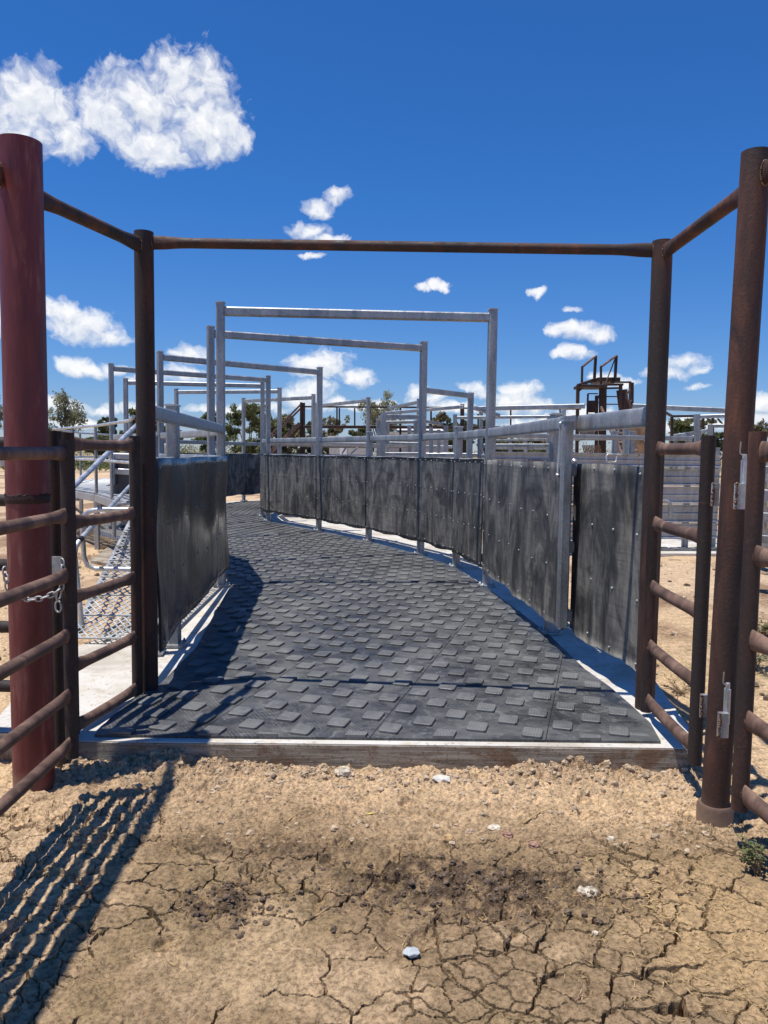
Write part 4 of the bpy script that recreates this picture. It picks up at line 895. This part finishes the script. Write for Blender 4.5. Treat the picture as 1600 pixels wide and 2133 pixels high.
bars('ramp_floor', 'slatted brown ramp floor sloping down toward the camera', 'ramp', None, [('slat', TIMB if k % 2 else RUSTB, [((1280 + 4.2 * k, 893 + 9 * k, 21 - .45 * k), (1300 + 4.6 * k, 893 + 9 * k, 21 - .45 * k), .3, .05)]) for k in range(8)], at(1300, 960, 19))
b = MB(); p = at(1306, 885, 19); q_ = at(1352, 885, 19); e = at(1352, 985, 19); f_ = at(1306, 985, 19)
b.add([p, q_, e, f_] + [v + Vector((0, .03, 0)) for v in (p, q_, e, f_)], [(3, 2, 1, 0), (4, 5, 6, 7), (0, 1, 5, 4), (1, 2, 6, 5), (3, 0, 4, 7)])
tag(b.build('plywood_board', PLY, None, tuple(f_)), 'stained brown plywood board standing beside the loading ramp', 'board')
bars('rail_fence', 'dark rusty pipe frames far behind the right rusty posts', 'rail fence', None, [('rail', RUSTD, [((1384, 858, 21), (1400, 867, 24), .07, .07), ((1399, 867, 24), (1490, 866, 24), .07, .07)]), ('post', RUSTD, [((1400, 866, 24), (1398, 985, 24), .08, .08), ((1465, 866, 24), (1464, 985, 24), .07, .07), ((1485, 868, 24), (1485, 985, 24), .07, .07), ((1473, 871, 24), (1484, 880, 24), .05, .05), ((1495, 872, 24), (1506, 884, 24), .05, .05)])], at(1400, 985, 24))
# sheds, truck, tank, trailer
def blockpx(x0, x1, y0, y1, Y, dep):
    a = at(x0, y0, Y); e = at(x1, y1, Y); return (a.x + e.x) / 2, Y + dep / 2, (a.z + e.z) / 2, e.x - a.x, a.z - e.z
rt = thing('farm_shed', 'low white shed with a pale roof behind the third hoop', 'shed', tuple(at(720, 960, 40)))
cx, cy, cz_, sx, sz = blockpx(686, 766, 924, 985, 40, 4); b = MB(); b.box((cx, cy, cz_), sx, 4, sz); w_ = b.build('wall', GREYP, rt)
cx, cy, cz_, sx, sz = blockpx(682, 770, 908, 924, 40, 4.6); b = MB(); b.box((cx, cy + .2, cz_), sx, 4.8, sz); b.build('roof', WHITEP, rt)
b = MB(); cx, cy, cz_, sx, sz = blockpx(708, 722, 930, 985, 39.97, .05); b.box((cx, cy, cz_), sx, .05, sz); b.build('door', WHITEP, w_)
rt = thing('livestock_trailer', 'white round-roofed trailer behind the galvanised crush frame', 'trailer', tuple(at(870, 960, 30)))
p0, p1 = at(806, 897, 30), at(924, 897, 30); zr = at(870, 886, 30).z; b = MB()
rings = []
for x in (p0.x + .4, p1.x - .35, p1.x - .1, p1.x):
    k = 0 if x < p1.x - .3 else (.06 if x < p1.x - .02 else .16)
    rings.append([(x, 31.2 + 1.2 * math.cos(t), p0.z + (zr - p0.z) * (1 - k * 3) * math.sin(t)) for t in [math.pi * j / 10 for j in range(11)]] + [(x, 30, p0.z - .02), (x, 32.4, p0.z - .02)][::-1])
b.loft(rings); b.build('roof', WHITEP, rt)
cx, cy, cz_, sx, sz = blockpx(806, 924, 899, 960, 30.02, 2.3); b = MB(); b.box((cx, cy, cz_), sx, 2.3, sz); bd = b.build('body', GREYP, rt)
for y in (903, 911): b = MB(); b.bar(at(806, y, 29.98), at(924, y, 29.98), .03, .05); b.build('side_band', BEIGE, bd)
b = MB(); c = at(850, 965, 30); b.tube([(c.x, 29.95, .42), (c.x, 30.2, .42)], .42, 18); b.build('wheel', SCREEN, rt)
b = MB(); c = at(890, 965, 30); b.tube([(c.x, 29.95, .42), (c.x, 30.2, .42)], .42, 18); b.build('wheel', SCREEN, rt)
rt = thing('water_tank', 'beige ribbed poly tank seen between left rubber wall and top rail', 'tank', tuple(at(338, 965, 44)))
c = at(338, 940, 44); b = MB(); r_ = 21 * 44 / 1600; rs = []; ps_ = []
z = 0
while z < at(338, 924, 44).z: ps_.append((c.x, 44 + r_, z)); rs.append(r_ * (1 + .012 * (len(ps_) % 2))); z += .12
ps_ += [(c.x, 44 + r_, z + .12), (c.x, 44 + r_, z + .25)]; rs += [r_ * .75, r_ * .15]
b.tube(ps_, rs, 28); b.build('shell', BEIGE, rt); b = MB(); b.tube([(c.x, 44 + r_, z + .25), (c.x, 44 + r_, z + .32)], .22, 12); b.build('lid', SCREEN, rt)
rt = thing('farm_trailer', 'pale flat trailer at the left picture edge beyond the red post', 'trailer', tuple(at(-10, 985, 46)))
b = MB(); b.bar(at(-70, 962, 46), at(17, 962, 46), 1.8, .5, .1); b.build('tray', GREYP, rt)
b = MB(); b.tube([at(-25, 976, 45.2), at(-25, 976, 45.5)], .36, 16); b.build('wheel', SCREEN, rt)
b = MB(); b.bar(at(15, 968, 46), at(24, 980, 46), .1, .1); b.build('drawbar', SCREEN, rt)
rt = thing('feed_bin', 'dark grey sheet-sided bin on the catwalk behind the dark post', 'bin', tuple(at(255, 1020, 11.8)))
c0 = at(234, 950, 11.6); c1 = at(300, 1030, 11.6); b = MB()
b.box(((c0.x + c1.x) / 2, 11.85, (c0.z + .95) / 2), c1.x - c0.x, .5, c0.z - .95); b.build('body', SCREEN, rt)
for (x0, y0, x1, y1) in ((237, 948, 237, 1010), (234, 981, 300, 985), (234, 950, 300, 952)):
    b = MB(); b.bar(at(x0, y0, 11.55), at(x1, y1, 11.55), .05, .09); b.build('frame_rail', GALVR, rt)

# ------------------------------------------------------------------ trees
def leafquads(b, c, rad, n, s, rnd, droop=0):
    for _ in range(n):
        while True:
            v = Vector((rnd.uniform(-1, 1), rnd.uniform(-1, 1), rnd.uniform(-1, 1)))
            if v.length < 1: break
        v = v * (.55 + .45 * rnd.random()) if v.length > .5 else v
        p = Vector((c[0] + v.x * rad[0], c[1] + v.y * rad[1], c[2] + v.z * rad[2]))
        d = Vector((rnd.gauss(0, 1), rnd.gauss(0, 1), rnd.gauss(0, .8) - droop)).normalized(); a = d.orthogonal().normalized()
        a = (a * math.cos(k := rnd.uniform(0, 6.28)) + d.cross(a) * math.sin(k)); l = s * rnd.uniform(.6, 1.4); w = l * rnd.uniform(.28, .5)
        b.add([p - d * l / 2, p + a * w / 2, p + d * l / 2, p - a * w / 2], [(0, 1, 2, 3)])
def tree(px, ytop, wpx, Y, label, leaf, seed, style='round', dens=1.0, cb=.38):
    rnd = random.Random(seed); c = at(px, 945, Y); H = at(px, ytop, Y).z; W_ = wpx * Y / 1600; z0 = gz(c.x, Y) - .1
    rt = thing('tree', label, 'tree', (c.x, Y, z0)); tr = MB(); cr = MB(); H0 = H - z0
    r0 = max(.1, H0 * .022); fork = z0 + H0 * (cb * .75 if style == 'airy' else cb * .6)
    tr.tube([(c.x, Y, z0), (c.x + rnd.uniform(-.1, .1), Y, (z0 + fork) / 2), (c.x, Y, fork)], [r0 * 1.4, r0, r0 * .85], 7)
    nb = 11 if style == 'airy' else 9; s = .0034 * Y
    for k in range(nb):
        an = 2 * math.pi * k / nb + rnd.uniform(-.3, .3); rr = W_ / 2 * (rnd.uniform(.35, .9) if k % 3 else rnd.uniform(0, .35)); hz_ = z0 + H0 * rnd.uniform(cb + .12, .93) * (1 - .12 * rr / (W_ / 2 + .01))
        tip = Vector((c.x + math.cos(an) * rr, Y + math.sin(an) * rr * .9, hz_)); mid = Vector((c.x, Y, fork)).lerp(tip, .55) + Vector((0, 0, -.06 * H0))
        tr.tube([(c.x, Y, fork - .1), mid, tip], [r0 * .6, r0 * .38, r0 * .1], 5)
        cl = 6 if style == 'airy' else 9
        for q_ in range(cl):
            cc_ = tip + Vector((rnd.gauss(0, W_ * .115), rnd.gauss(0, W_ * .115), rnd.gauss(0, H0 * .07)))
            rad = (W_ * rnd.uniform(.08, .16), W_ * rnd.uniform(.08, .16), H0 * rnd.uniform(.045, .095)); cc_.z = min(cc_.z, H - rad[2])
            leafquads(cr, cc_, rad, int((62 if style == 'airy' else 150) * dens), s, rnd, .8 if style == 'airy' else .1)
    tr.build('trunk', BARK, rt); o = cr.build('crown', leaf, rt); return rt
tree(137, 804, 92, 78, 'airy grey-green tree with bare forked limbs between red post and first hoop leg', LEAF2, 1, 'airy', .9, .45)
tree(-14, 806, 70, 80, 'airy grey-green tree cut by the left picture edge', LEAF2, 2, 'airy', .9, .4)
tree(120, 886, 54, 95, 'low bushy green tree under the airy tree', LEAF1, 3, 'round', .8, .1)
tree(224, 868, 40, 110, 'small dark green tree behind the catwalk handrail', LEAF5, 4)
tree(208, 905, 66, 100, 'round green bush behind the catwalk handrail', LEAF1, 5, 'round', .9, .05)
tree(290, 846, 60, 70, 'olive tree mostly hidden behind the dark left post', LEAF1, 6)
tree(345, 880, 70, 95, 'tree seen above the left rubber wall', LEAF5, 7)
tree(432, 850, 62, 85, 'bright green tree just left of the nearest hoop leg', LEAF3, 8)
tree(522, 838, 108, 74, 'broad olive gum tree right of the nearest left hoop leg', LEAF1, 9, 'round', 1.1, .25)
tree(598, 850, 78, 80, 'brown-tinged gum tree behind the rusty stairs', LEAF4, 10, 'round', 1, .2)
tree(560, 872, 60, 76, 'dense green tree filling behind the fourth hoop leg', LEAF1, 21, 'round', 1, .1)
tree(652, 876, 60, 90, 'dark tree behind the rusty walkway legs', LEAF5, 11, 'round', 1, .2)
tree(697, 862, 62, 84, 'dark ragged tree left of the far white shed', LEAF4, 12, 'airy', 1.1, .2)
tree(794, 811, 86, 66, 'tall pale airy tree above the galvanised crush', LEAF2, 13, 'airy', 1.1, .45)
tree(748, 888, 60, 90, 'low dark tree behind the white shed', LEAF5, 14)
tree(912, 856, 44, 88, 'thin brownish tree right of the second hoop leg', LEAF4, 15, 'airy', 1, .3)
tree(940, 868, 50, 96, 'small green tree behind the thick sloping beam', LEAF1, 16)
tree(968, 858, 44, 90, 'ragged dark tree beside the tall rusty walkway leg', LEAF5, 17, 'airy', 1.1, .25)
tree(1042, 880, 44, 100, 'small tree right of the rightmost hoop leg', LEAF5, 18)
tree(1010, 872, 36, 100, 'thin dark tree beside the rightmost hoop leg', LEAF5, 28, 'airy')
tree(1432, 870, 96, 80, 'spreading green tree between the two right rusty posts', LEAF1, 19, 'round', 1, .3)
tree(1584, 870, 40, 90, 'bare twiggy tree at the right picture edge', LEAF4, 20, 'airy', .5, .4)
tree(1500, 900, 60, 120, 'low tree behind the tall sleeved post', LEAF5, 22)
tree(1130, 905, 100, 105, 'brown scrubby tree low behind the far yard rails', LEAF4, 23, 'round', 1, .05)
tree(1090, 912, 80, 95, 'olive scrub bush low behind the far yard rails', LEAF1, 24, 'round', 1, .05)
# far scrub
b = MB(); rnd = random.Random(77)
for k in range(420):
    Yk = rnd.uniform(150, 270); x = rnd.uniform(-.62, .62) * Yk; h = rnd.uniform(1.6, 5.2) * (1 if rnd.random() < .8 else 1.4)
    leafquads(b, (x, Yk, h * .5), (rnd.uniform(1.5, 4), 1.5, h * .55), 55, .5, rnd)
o = tag(b.build('scrub', LEAF1), kind='stuff'); o['label'] = 'far line of low scrub along the horizon'; o.data.materials.append(LEAF4)
o.data.polygons.foreach_set('material_index', [1 if (i // 55) % 4 == 0 else 0 for i in range(len(o.data.polygons))])
# paddock grass tufts far left
b = MB()
for k in range(2600):
    Yk = rnd.uniform(58, 110); x = rnd.uniform(-.6, -.2) * Yk; leafquads(b, (x, Yk, .12), (.5, .3, .12), 4, .3, rnd)
tag(b.build('grass', GRASSM), kind='stuff')

# ------------------------------------------------------------------ litter on the ground
from mathutils import noise as mnoise
def rock(b, c, r, seed, sq=.7, sub=1):
    t = (1 + 5 ** .5) / 2
    vs = [Vector(v).normalized() for v in ((-1, t, 0), (1, t, 0), (-1, -t, 0), (1, -t, 0), (0, -1, t), (0, 1, t), (0, -1, -t), (0, 1, -t), (t, 0, -1), (t, 0, 1), (-t, 0, -1), (-t, 0, 1))]
    fs = [(0, 11, 5), (0, 5, 1), (0, 1, 7), (0, 7, 10), (0, 10, 11), (1, 5, 9), (5, 11, 4), (11, 10, 2), (10, 7, 6), (7, 1, 8), (3, 9, 4), (3, 4, 2), (3, 2, 6), (3, 6, 8), (3, 8, 9), (4, 9, 5), (2, 4, 11), (6, 2, 10), (8, 6, 7), (9, 8, 1)]
    for _ in range(sub):
        ca_ = {}; nf = []
        def mdp(i, j):
            k = (min(i, j), max(i, j))
            if k not in ca_: ca_[k] = len(vs); vs.append(((vs[i] + vs[j]) / 2).normalized())
            return ca_[k]
        for (i, j, k) in fs:
            x, y, z = mdp(i, j), mdp(j, k), mdp(k, i); nf += [(i, x, z), (j, y, x), (k, z, y), (x, y, z)]
        fs = nf
    rot = Matrix.Rotation(seed * 1.7, 3, 'Z') @ Matrix.Rotation(seed * .9, 3, 'X')
    out = []
    for v in vs:
        n_ = 1 + (.55 if sub < 2 else .32) * mnoise.noise(v * 1.6 + Vector((seed * 3.1, seed * 1.3, 0))) + (.25 if sub < 2 else .12) * mnoise.noise(v * 4 + Vector((seed, 0, seed)))
        w = rot @ v; out.append(Vector(c) + Vector((w.x * r * n_, w.y * r * n_ * .85, w.z * r * n_ * sq)))
    b.add(out, fs)
def ston(px, py, r, mt, lab, nm='stone', cat='stone', sq=.6, seed=1, grp='loose stones on the clay'):
    p = on(px, py); p.z = gz(p.x, p.y) + r * .05; b = MB(); rock(b, p, r, seed, sq, 2); tag(b.build(nm, mt, None, tuple(p)), lab, cat, grp)
ston(1222, 1855, .042, STONE, 'largest white stone, right of the churned dark soil', seed=2.2)
ston(935, 1752, .026, STONEO, 'orange and yellow stone right of centre', seed=3.1)
ston(1058, 1738, .024, STONEP, 'pinkish stone below the slab, right of the orange stone', seed=4.7)
ston(1112, 1762, .024, STONEP, 'reddish stone nearest the dry cracked patch', seed=5.3)
ston(1272, 1748, .018, STONE, 'small cream stone above the largest white stone', seed=6.9)
ston(1030, 1722, .03, STONE, 'flat cream stone beside the pink stone', seed=7.7, sq=.3)
ston(715, 1617, .04, STONE, 'tan rock lying against the slab face near its middle', seed=8.2)
ston(1262, 1822, .012, STONE, 'tiny white pebble by the largest white stone', seed=9.2)
ston(1240, 1950, .012, STONE, 'tiny pale pebble in the cracked clay', seed=10.2)
p = on(857, 1985); p.z = gz(p.x, p.y) + .012; b = MB(); rock(b, p, .027, 12.3, .4, 2); tag(b.build('scrap', CLEARG, None, tuple(p)), 'frosted clear plastic scrap in the foreground clay', 'scrap')
p = on(917, 1628); p.z = gz(p.x, p.y) + .02; b = MB(); rock(b, p, .045, 3.9, .3, 0); tag(b.build('scrap', PAPER, None, tuple(p)), 'crumpled pale scrap below the slab edge', 'scrap')
p = on(771, 1696); p.z = gz(p.x, p.y) + .008; b = MB(); b.add([p + Vector(v) for v in ((-.02, 0, 0), (0, -.009, .004), (.022, 0, .006), (0, .011, .002))], [(0, 1, 2, 3)]); b.add([p + Vector(v) for v in ((-.02, 0, -.002), (0, -.009, .002), (.022, 0, .004), (0, .011, 0))], [(3, 2, 1, 0)])
tag(b.build('leaf', LEAFY, None, tuple(p)), 'single yellow fallen leaf on the clay', 'leaf')
cmat = go.data.materials[0]
CL1 = simple('dry clay clods', (.42, .32, .215), .95, 0, .35, 30); CL2 = simple('dark soil clods', (.13, .09, .06), .95, 0, .4, 30)
b = MB(); rnd = random.Random(5)
for k in range(2500):
    u_ = rnd.random()
    if u_ < .5: x, y = rnd.uniform(-1.7, 1.6), 3.77 - abs(rnd.gauss(0, .12))
    elif u_ < .66: x, y = rnd.uniform(-1.4, 1.5), rnd.uniform(3.0, 3.75)
    elif u_ < .9: x, y = rnd.gauss(.35, .35), rnd.gauss(2.74, .12)
    else: x, y = rnd.gauss(-.55, .12), rnd.gauss(2.62, .1)
    if not (2.05 < y < 3.77): continue
    r_ = .004 + .014 * rnd.random() ** 4 * (1 if u_ < .66 else .75); b.k = 1 if u_ >= .66 else 0
    rock(b, (x, y, gz(x, y) + r_ * .2), r_, rnd.uniform(0, 50), .75, 1)
for k in range(900):
    if rnd.random() < .5: x, y = rnd.uniform(1.95, 6.5), rnd.uniform(4.3, 11)
    else: x, y = rnd.uniform(-6.5, -2.6), rnd.uniform(4.5, 12)
    r_ = .012 + .05 * rnd.random() ** 4; b.k = 1 if rnd.random() < .18 else 0
    rock(b, (x, y, gz(x, y) + r_ * .15), r_, rnd.uniform(0, 50), .7, 1)
tag(b.build('rubble', [CL1, CL2]), kind='stuff')['label'] = 'loose clay clods and crumbs'
b = MB()
for k in range(1500):
    if rnd.random() < .7: x, y = rnd.gauss(1.12, .22), rnd.gauss(2.45, .35)
    else: x, y = rnd.uniform(-1.2, 1.5), rnd.uniform(2.1, 3.7)
    if not (2.04 < y < 3.74): continue
    l = rnd.uniform(.006, .028); an = rnd.uniform(0, 6.28); z = gz(x, y) + .003; w = rnd.uniform(.0006, .0013)
    b.bar((x, y, z), (x + l * math.cos(an), y + l * math.sin(an), z + rnd.uniform(-.001, .006)), w * 2, w, .1)
for k in range(34):
    x, y = rnd.gauss(.98, .09), rnd.gauss(2.66, .13); an = rnd.uniform(0, 6.28); l = rnd.uniform(.02, .04); z = gz(x, y) + .008; cu_ = rnd.choice((-1, 1)) * .35
    pts = [(x + l * t * math.cos(an + cu_ * t * 3), y + l * t * math.sin(an + cu_ * t * 3), z) for t in (0, .33, .66, 1, 1.3)]; b.tube(pts, [.001, .0026, .0026, .002, .0006], 5)
for (x0, y0, x1, y1) in ((1090, 1712, 1165, 1680), (1395, 1715, 1430, 1672), (600, 1706, 640, 1690)):
    p, q_ = on(x0, y0), on(x1, y1); p.z = gz(p.x, p.y) + .006; q_.z = gz(q_.x, q_.y) + .008; b.tube([p, p.lerp(q_, .5) + Vector((0, .01, .006)), q_], [.003, .0025, .0015], 6)
tag(b.build('dry_straw', STRAWM), kind='stuff')['label'] = 'dry straw, seed pods and twigs on the clay'
def weed(px, py, n, h, lab, mt, seed, spread=.08, nm='weed', zz=0):
    p = on(px, py, zz); p.z = gz(p.x, p.y); rnd = random.Random(seed); rt = thing(nm, lab, nm, tuple(p)); st_ = MB(); lf = MB()
    for k in range(n):
        an = rnd.uniform(0, 6.28); tip = p + Vector((math.cos(an) * rnd.uniform(.2, 1) * spread, math.sin(an) * rnd.uniform(.2, 1) * spread, h * rnd.uniform(.5, 1))); m_ = p.lerp(tip, .5) + Vector((0, 0, h * .15))
        st_.tube([p + Vector((rnd.uniform(-.3, .3) * spread, rnd.uniform(-.3, .3) * spread, 0)), m_, tip], [.002, .0016, .0008], 5)
        for q_ in range(7):
            c = (p if q_ < 2 else m_).lerp(tip, rnd.random()); d = Vector((rnd.gauss(0, 1), rnd.gauss(0, 1), rnd.uniform(-.2, .7))).normalized(); a = d.cross(Vector((0, 0, 1))).normalized(); l = h * rnd.uniform(.14, .3)
            lf.add([c, c + d * l * .5 + a * l * .22, c + d * l, c + d * l * .5 - a * l * .22], [(0, 1, 2, 3)])
    st_.build('stem', TWIG, rt); lf.build('foliage', mt, rt)
weed(1578, 1822, 16, .12, 'green weed in the shade of the right gate', LEAF1, 3, .07)
weed(1556, 1795, 10, .10, 'smaller green weed beside the right gate rail', LEAF1, 4, .06)
weed(1560, 1395, 60, .16, 'dry green grass clump beyond the right gate stile', LEAF2, 5, .22, 'grass_tuft', .08)
weed(1585, 1330, 50, .16, 'greener grass clump at the right picture edge', LEAF1, 6, .2, 'grass_tuft', .08)
weed(1420, 1425, 24, .08, 'sparse dry grass beside the slab at right', LEAF4, 7, .2, 'grass_tuft', .08)
# ------------------------------------------------------------------ sun and sky
SUN = Vector((-.245, -.085, 1)).normalized()
ld = bpy.data.lights.new('sun', 'SUN'); ld.energy = 5.0; ld.angle = R(.5); ld.color = (1, .955, .89)
lo = bpy.data.objects.new('sun', ld); COL.objects.link(lo); lo.rotation_euler = SUN.to_track_quat('Z', 'Y').to_euler(); lo.location = (-10, -5, 30)
W = bpy.data.worlds.new('World'); SC.world = W; W.use_nodes = True; nt = W.node_tree; nt.nodes.clear()
out = N(nt, 'ShaderNodeOutputWorld'); bg = N(nt, 'ShaderNodeBackground'); nt.links.new(bg.outputs[0], out.inputs[0])
sky = N(nt, 'ShaderNodeTexSky', sky_type='NISHITA'); sky.sun_disc = False; sky.sun_elevation = math.asin(SUN.z); sky.sun_rotation = math.atan2(SUN.x, SUN.y)
sky.air_density = 1.0; sky.dust_density = 0.0; sky.ozone_density = 1.6; sky.altitude = 250
SKYK = .068
tc = N(nt, 'ShaderNodeTexCoord'); sep = N(nt, 'ShaderNodeSeparateXYZ'); nt.links.new(tc.outputs['Generated'], sep.inputs[0])
hs = N(nt, 'ShaderNodeHueSaturation'); hs.inputs['Saturation'].default_value = 1.05; nt.links.new(mix(nt, 1.0, sky.outputs[0], ramp(nt, sep.outputs['Z'], [(0., (.80, .93, 1.42)), (.10, (.66, .97, 1.52)), (.3, (.55, 1.03, 1.72))]), 'MULTIPLY'), hs.inputs['Color'])
az = math_(nt, 'ARCTAN2', sep.outputs['X'], sep.outputs['Y']); el = math_(nt, 'ARCSINE', sep.outputs['Z'])
cmb = N(nt, 'ShaderNodeCombineXYZ'); nt.links.new(az, cmb.inputs[0]); nt.links.new(el, cmb.inputs[1])
CL = [ # x, y, rx, ry
 (390,200,110,88),(300,215,120,72),(430,260,90,72),(318,300,72,60),(225,250,70,50),(60,215,95,75),(20,250,110,60),(140,284,58,46),(500,292,34,30),
 (705,405,36,20),(655,430,34,22),(640,480,48,20),(680,497,44,14),(655,525,30,7),
 (915,592,36,13),(880,600,24,10),(932,600,18,9),(1118,605,24,10),(1185,642,26,10),
 (1195,688,66,22),(1240,692,40,18),(1160,690,30,16),(1200,732,44,18),(1170,736,24,14),
 (160,680,90,42),(120,650,50,35),(230,700,46,24),(10,665,60,40),(150,765,40,22),(240,765,40,14),(180,770,60,14),
 (690,755,58,40),(650,760,60,26),(735,785,52,24),(660,775,70,20),(650,815,60,32),(620,830,44,24),(700,840,40,14),(400,745,50,24),(385,780,60,20),
 (870,825,28,34),(900,830,30,18),(985,805,40,16),(1000,815,30,16),(1090,815,48,26),(1070,840,60,28),(1110,845,50,22),(945,850,60,14),
 (1258,783,30,16),(1290,795,46,12),(1225,870,70,20),(1420,755,50,28),(1400,772,60,16),(1448,768,30,14),(1450,803,34,7),(1590,835,40,24),(1600,870,60,26),
 (1380,890,40,20),(300,850,90,16),(120,850,80,18),(160,880,90,10),(500,850,120,12),(760,850,90,14),(1150,880,140,14),(1480,880,90,18),(215,855,30,10),(300,790,50,16)]
def warp(vec, sc, amp, det):
    n_ = N(nt, 'ShaderNodeTexNoise'); n_.inputs['Scale'].default_value = sc; n_.inputs['Detail'].default_value = det; n_.inputs['Roughness'].default_value = .6; nt.links.new(vec, n_.inputs['Vector'])
    a_ = N(nt, 'ShaderNodeVectorMath', operation='SUBTRACT'); nt.links.new(n_.outputs['Color'], a_.inputs[0]); a_.inputs[1].default_value = (.5, .5, .5)
    m_ = N(nt, 'ShaderNodeVectorMath', operation='MULTIPLY_ADD'); nt.links.new(a_.outputs[0], m_.inputs[0]); m_.inputs[1].default_value = (amp, amp * .8, 0); nt.links.new(vec, m_.inputs[2]); return m_.outputs[0]
wv = warp(warp(cmb.outputs[0], 16, .035, 2), 60, .018, 5)
def lobes(vec):
    cur = None
    for x, y, rx, ry in CL:
        d = ray(x, y).normalized(); a0 = math.atan2(d.x, d.y); e0 = math.asin(d.z); ce = max(.3, math.cos(e0))
        s_ = N(nt, 'ShaderNodeVectorMath', operation='SUBTRACT'); nt.links.new(vec, s_.inputs[0]); s_.inputs[1].default_value = (a0, e0, 0)
        m2 = N(nt, 'ShaderNodeVectorMath', operation='MULTIPLY'); nt.links.new(s_.outputs[0], m2.inputs[0]); m2.inputs[1].default_value = (FPX / rx * ce, FPX / ry, 0)
        l = N(nt, 'ShaderNodeVectorMath', operation='DOT_PRODUCT'); nt.links.new(m2.outputs[0], l.inputs[0]); nt.links.new(m2.outputs[0], l.inputs[1])
        cur = l.outputs['Value'] if cur is None else math_(nt, 'MINIMUM', cur, l.outputs['Value'])
    return math_(nt, 'MAXIMUM', math_(nt, 'SUBTRACT', 1.0, cur), -2.5)
def shift(vec, dx, dy):
    v_ = N(nt, 'ShaderNodeVectorMath', operation='ADD'); nt.links.new(vec, v_.inputs[0]); v_.inputs[1].default_value = (dx, dy, 0); return v_.outputs[0]
def puffs(vec):
    t = None
    for sc, am in ((22, .5), (55, .30), (120, .15)):
        v_ = N(nt, 'ShaderNodeTexVoronoi', feature='SMOOTH_F1', voronoi_dimensions='2D'); v_.inputs['Scale'].default_value = sc; v_.inputs['Smoothness'].default_value = .55; nt.links.new(vec, v_.inputs['Vector'])
        q_ = math_(nt, 'MULTIPLY', math_(nt, 'SUBTRACT', .42, v_.outputs['Distance']), am); t = q_ if t is None else math_(nt, 'ADD', t, q_)
    n_ = noise(nt, vec, 90, 8, .6, .3, 1); return math_(nt, 'ADD', t, math_(nt, 'MULTIPLY', math_(nt, 'SUBTRACT', n_, .5), .95))
def density(vec): return math_(nt, 'ADD', math_(nt, 'ADD', math_(nt, 'MULTIPLY', lobes(vec), .74), -.05), puffs(vec))
val = density(wv); val2 = density(shift(wv, -.003, .010))
msk = ramp(nt, val, [(-.0, 0.), (.22, .28), (.6, .83), (1., 1.)])
lit = math_(nt, 'ADD', math_(nt, 'MULTIPLY', math_(nt, 'SUBTRACT', val, val2), .6), .60, True)
cc = ramp(nt, lit, [(.1, (.60, .65, .74)), (.5, (.80, .83, .88)), (.82, (1.0, 1.0, 1.0))])  # sunlit tops and shaded undersides painted into the cloud colour
fin = N(nt, 'ShaderNodeVectorMath', operation='SCALE'); nt.links.new(cc, fin.inputs[0]); fin.inputs['Scale'].default_value = .97 / SKYK
cm = mix(nt, msk, hs.outputs[0], fin.outputs[0])
nt.links.new(cm, bg.inputs[0]); bg.inputs[1].default_value = SKYK
SC.view_settings.view_transform = 'Standard'; SC.view_settings.look = 'None'; SC.view_settings.gamma = 1; SC.view_settings.exposure = .1
SC.cycles.max_bounces = 6; SC.cycles.use_denoising = True
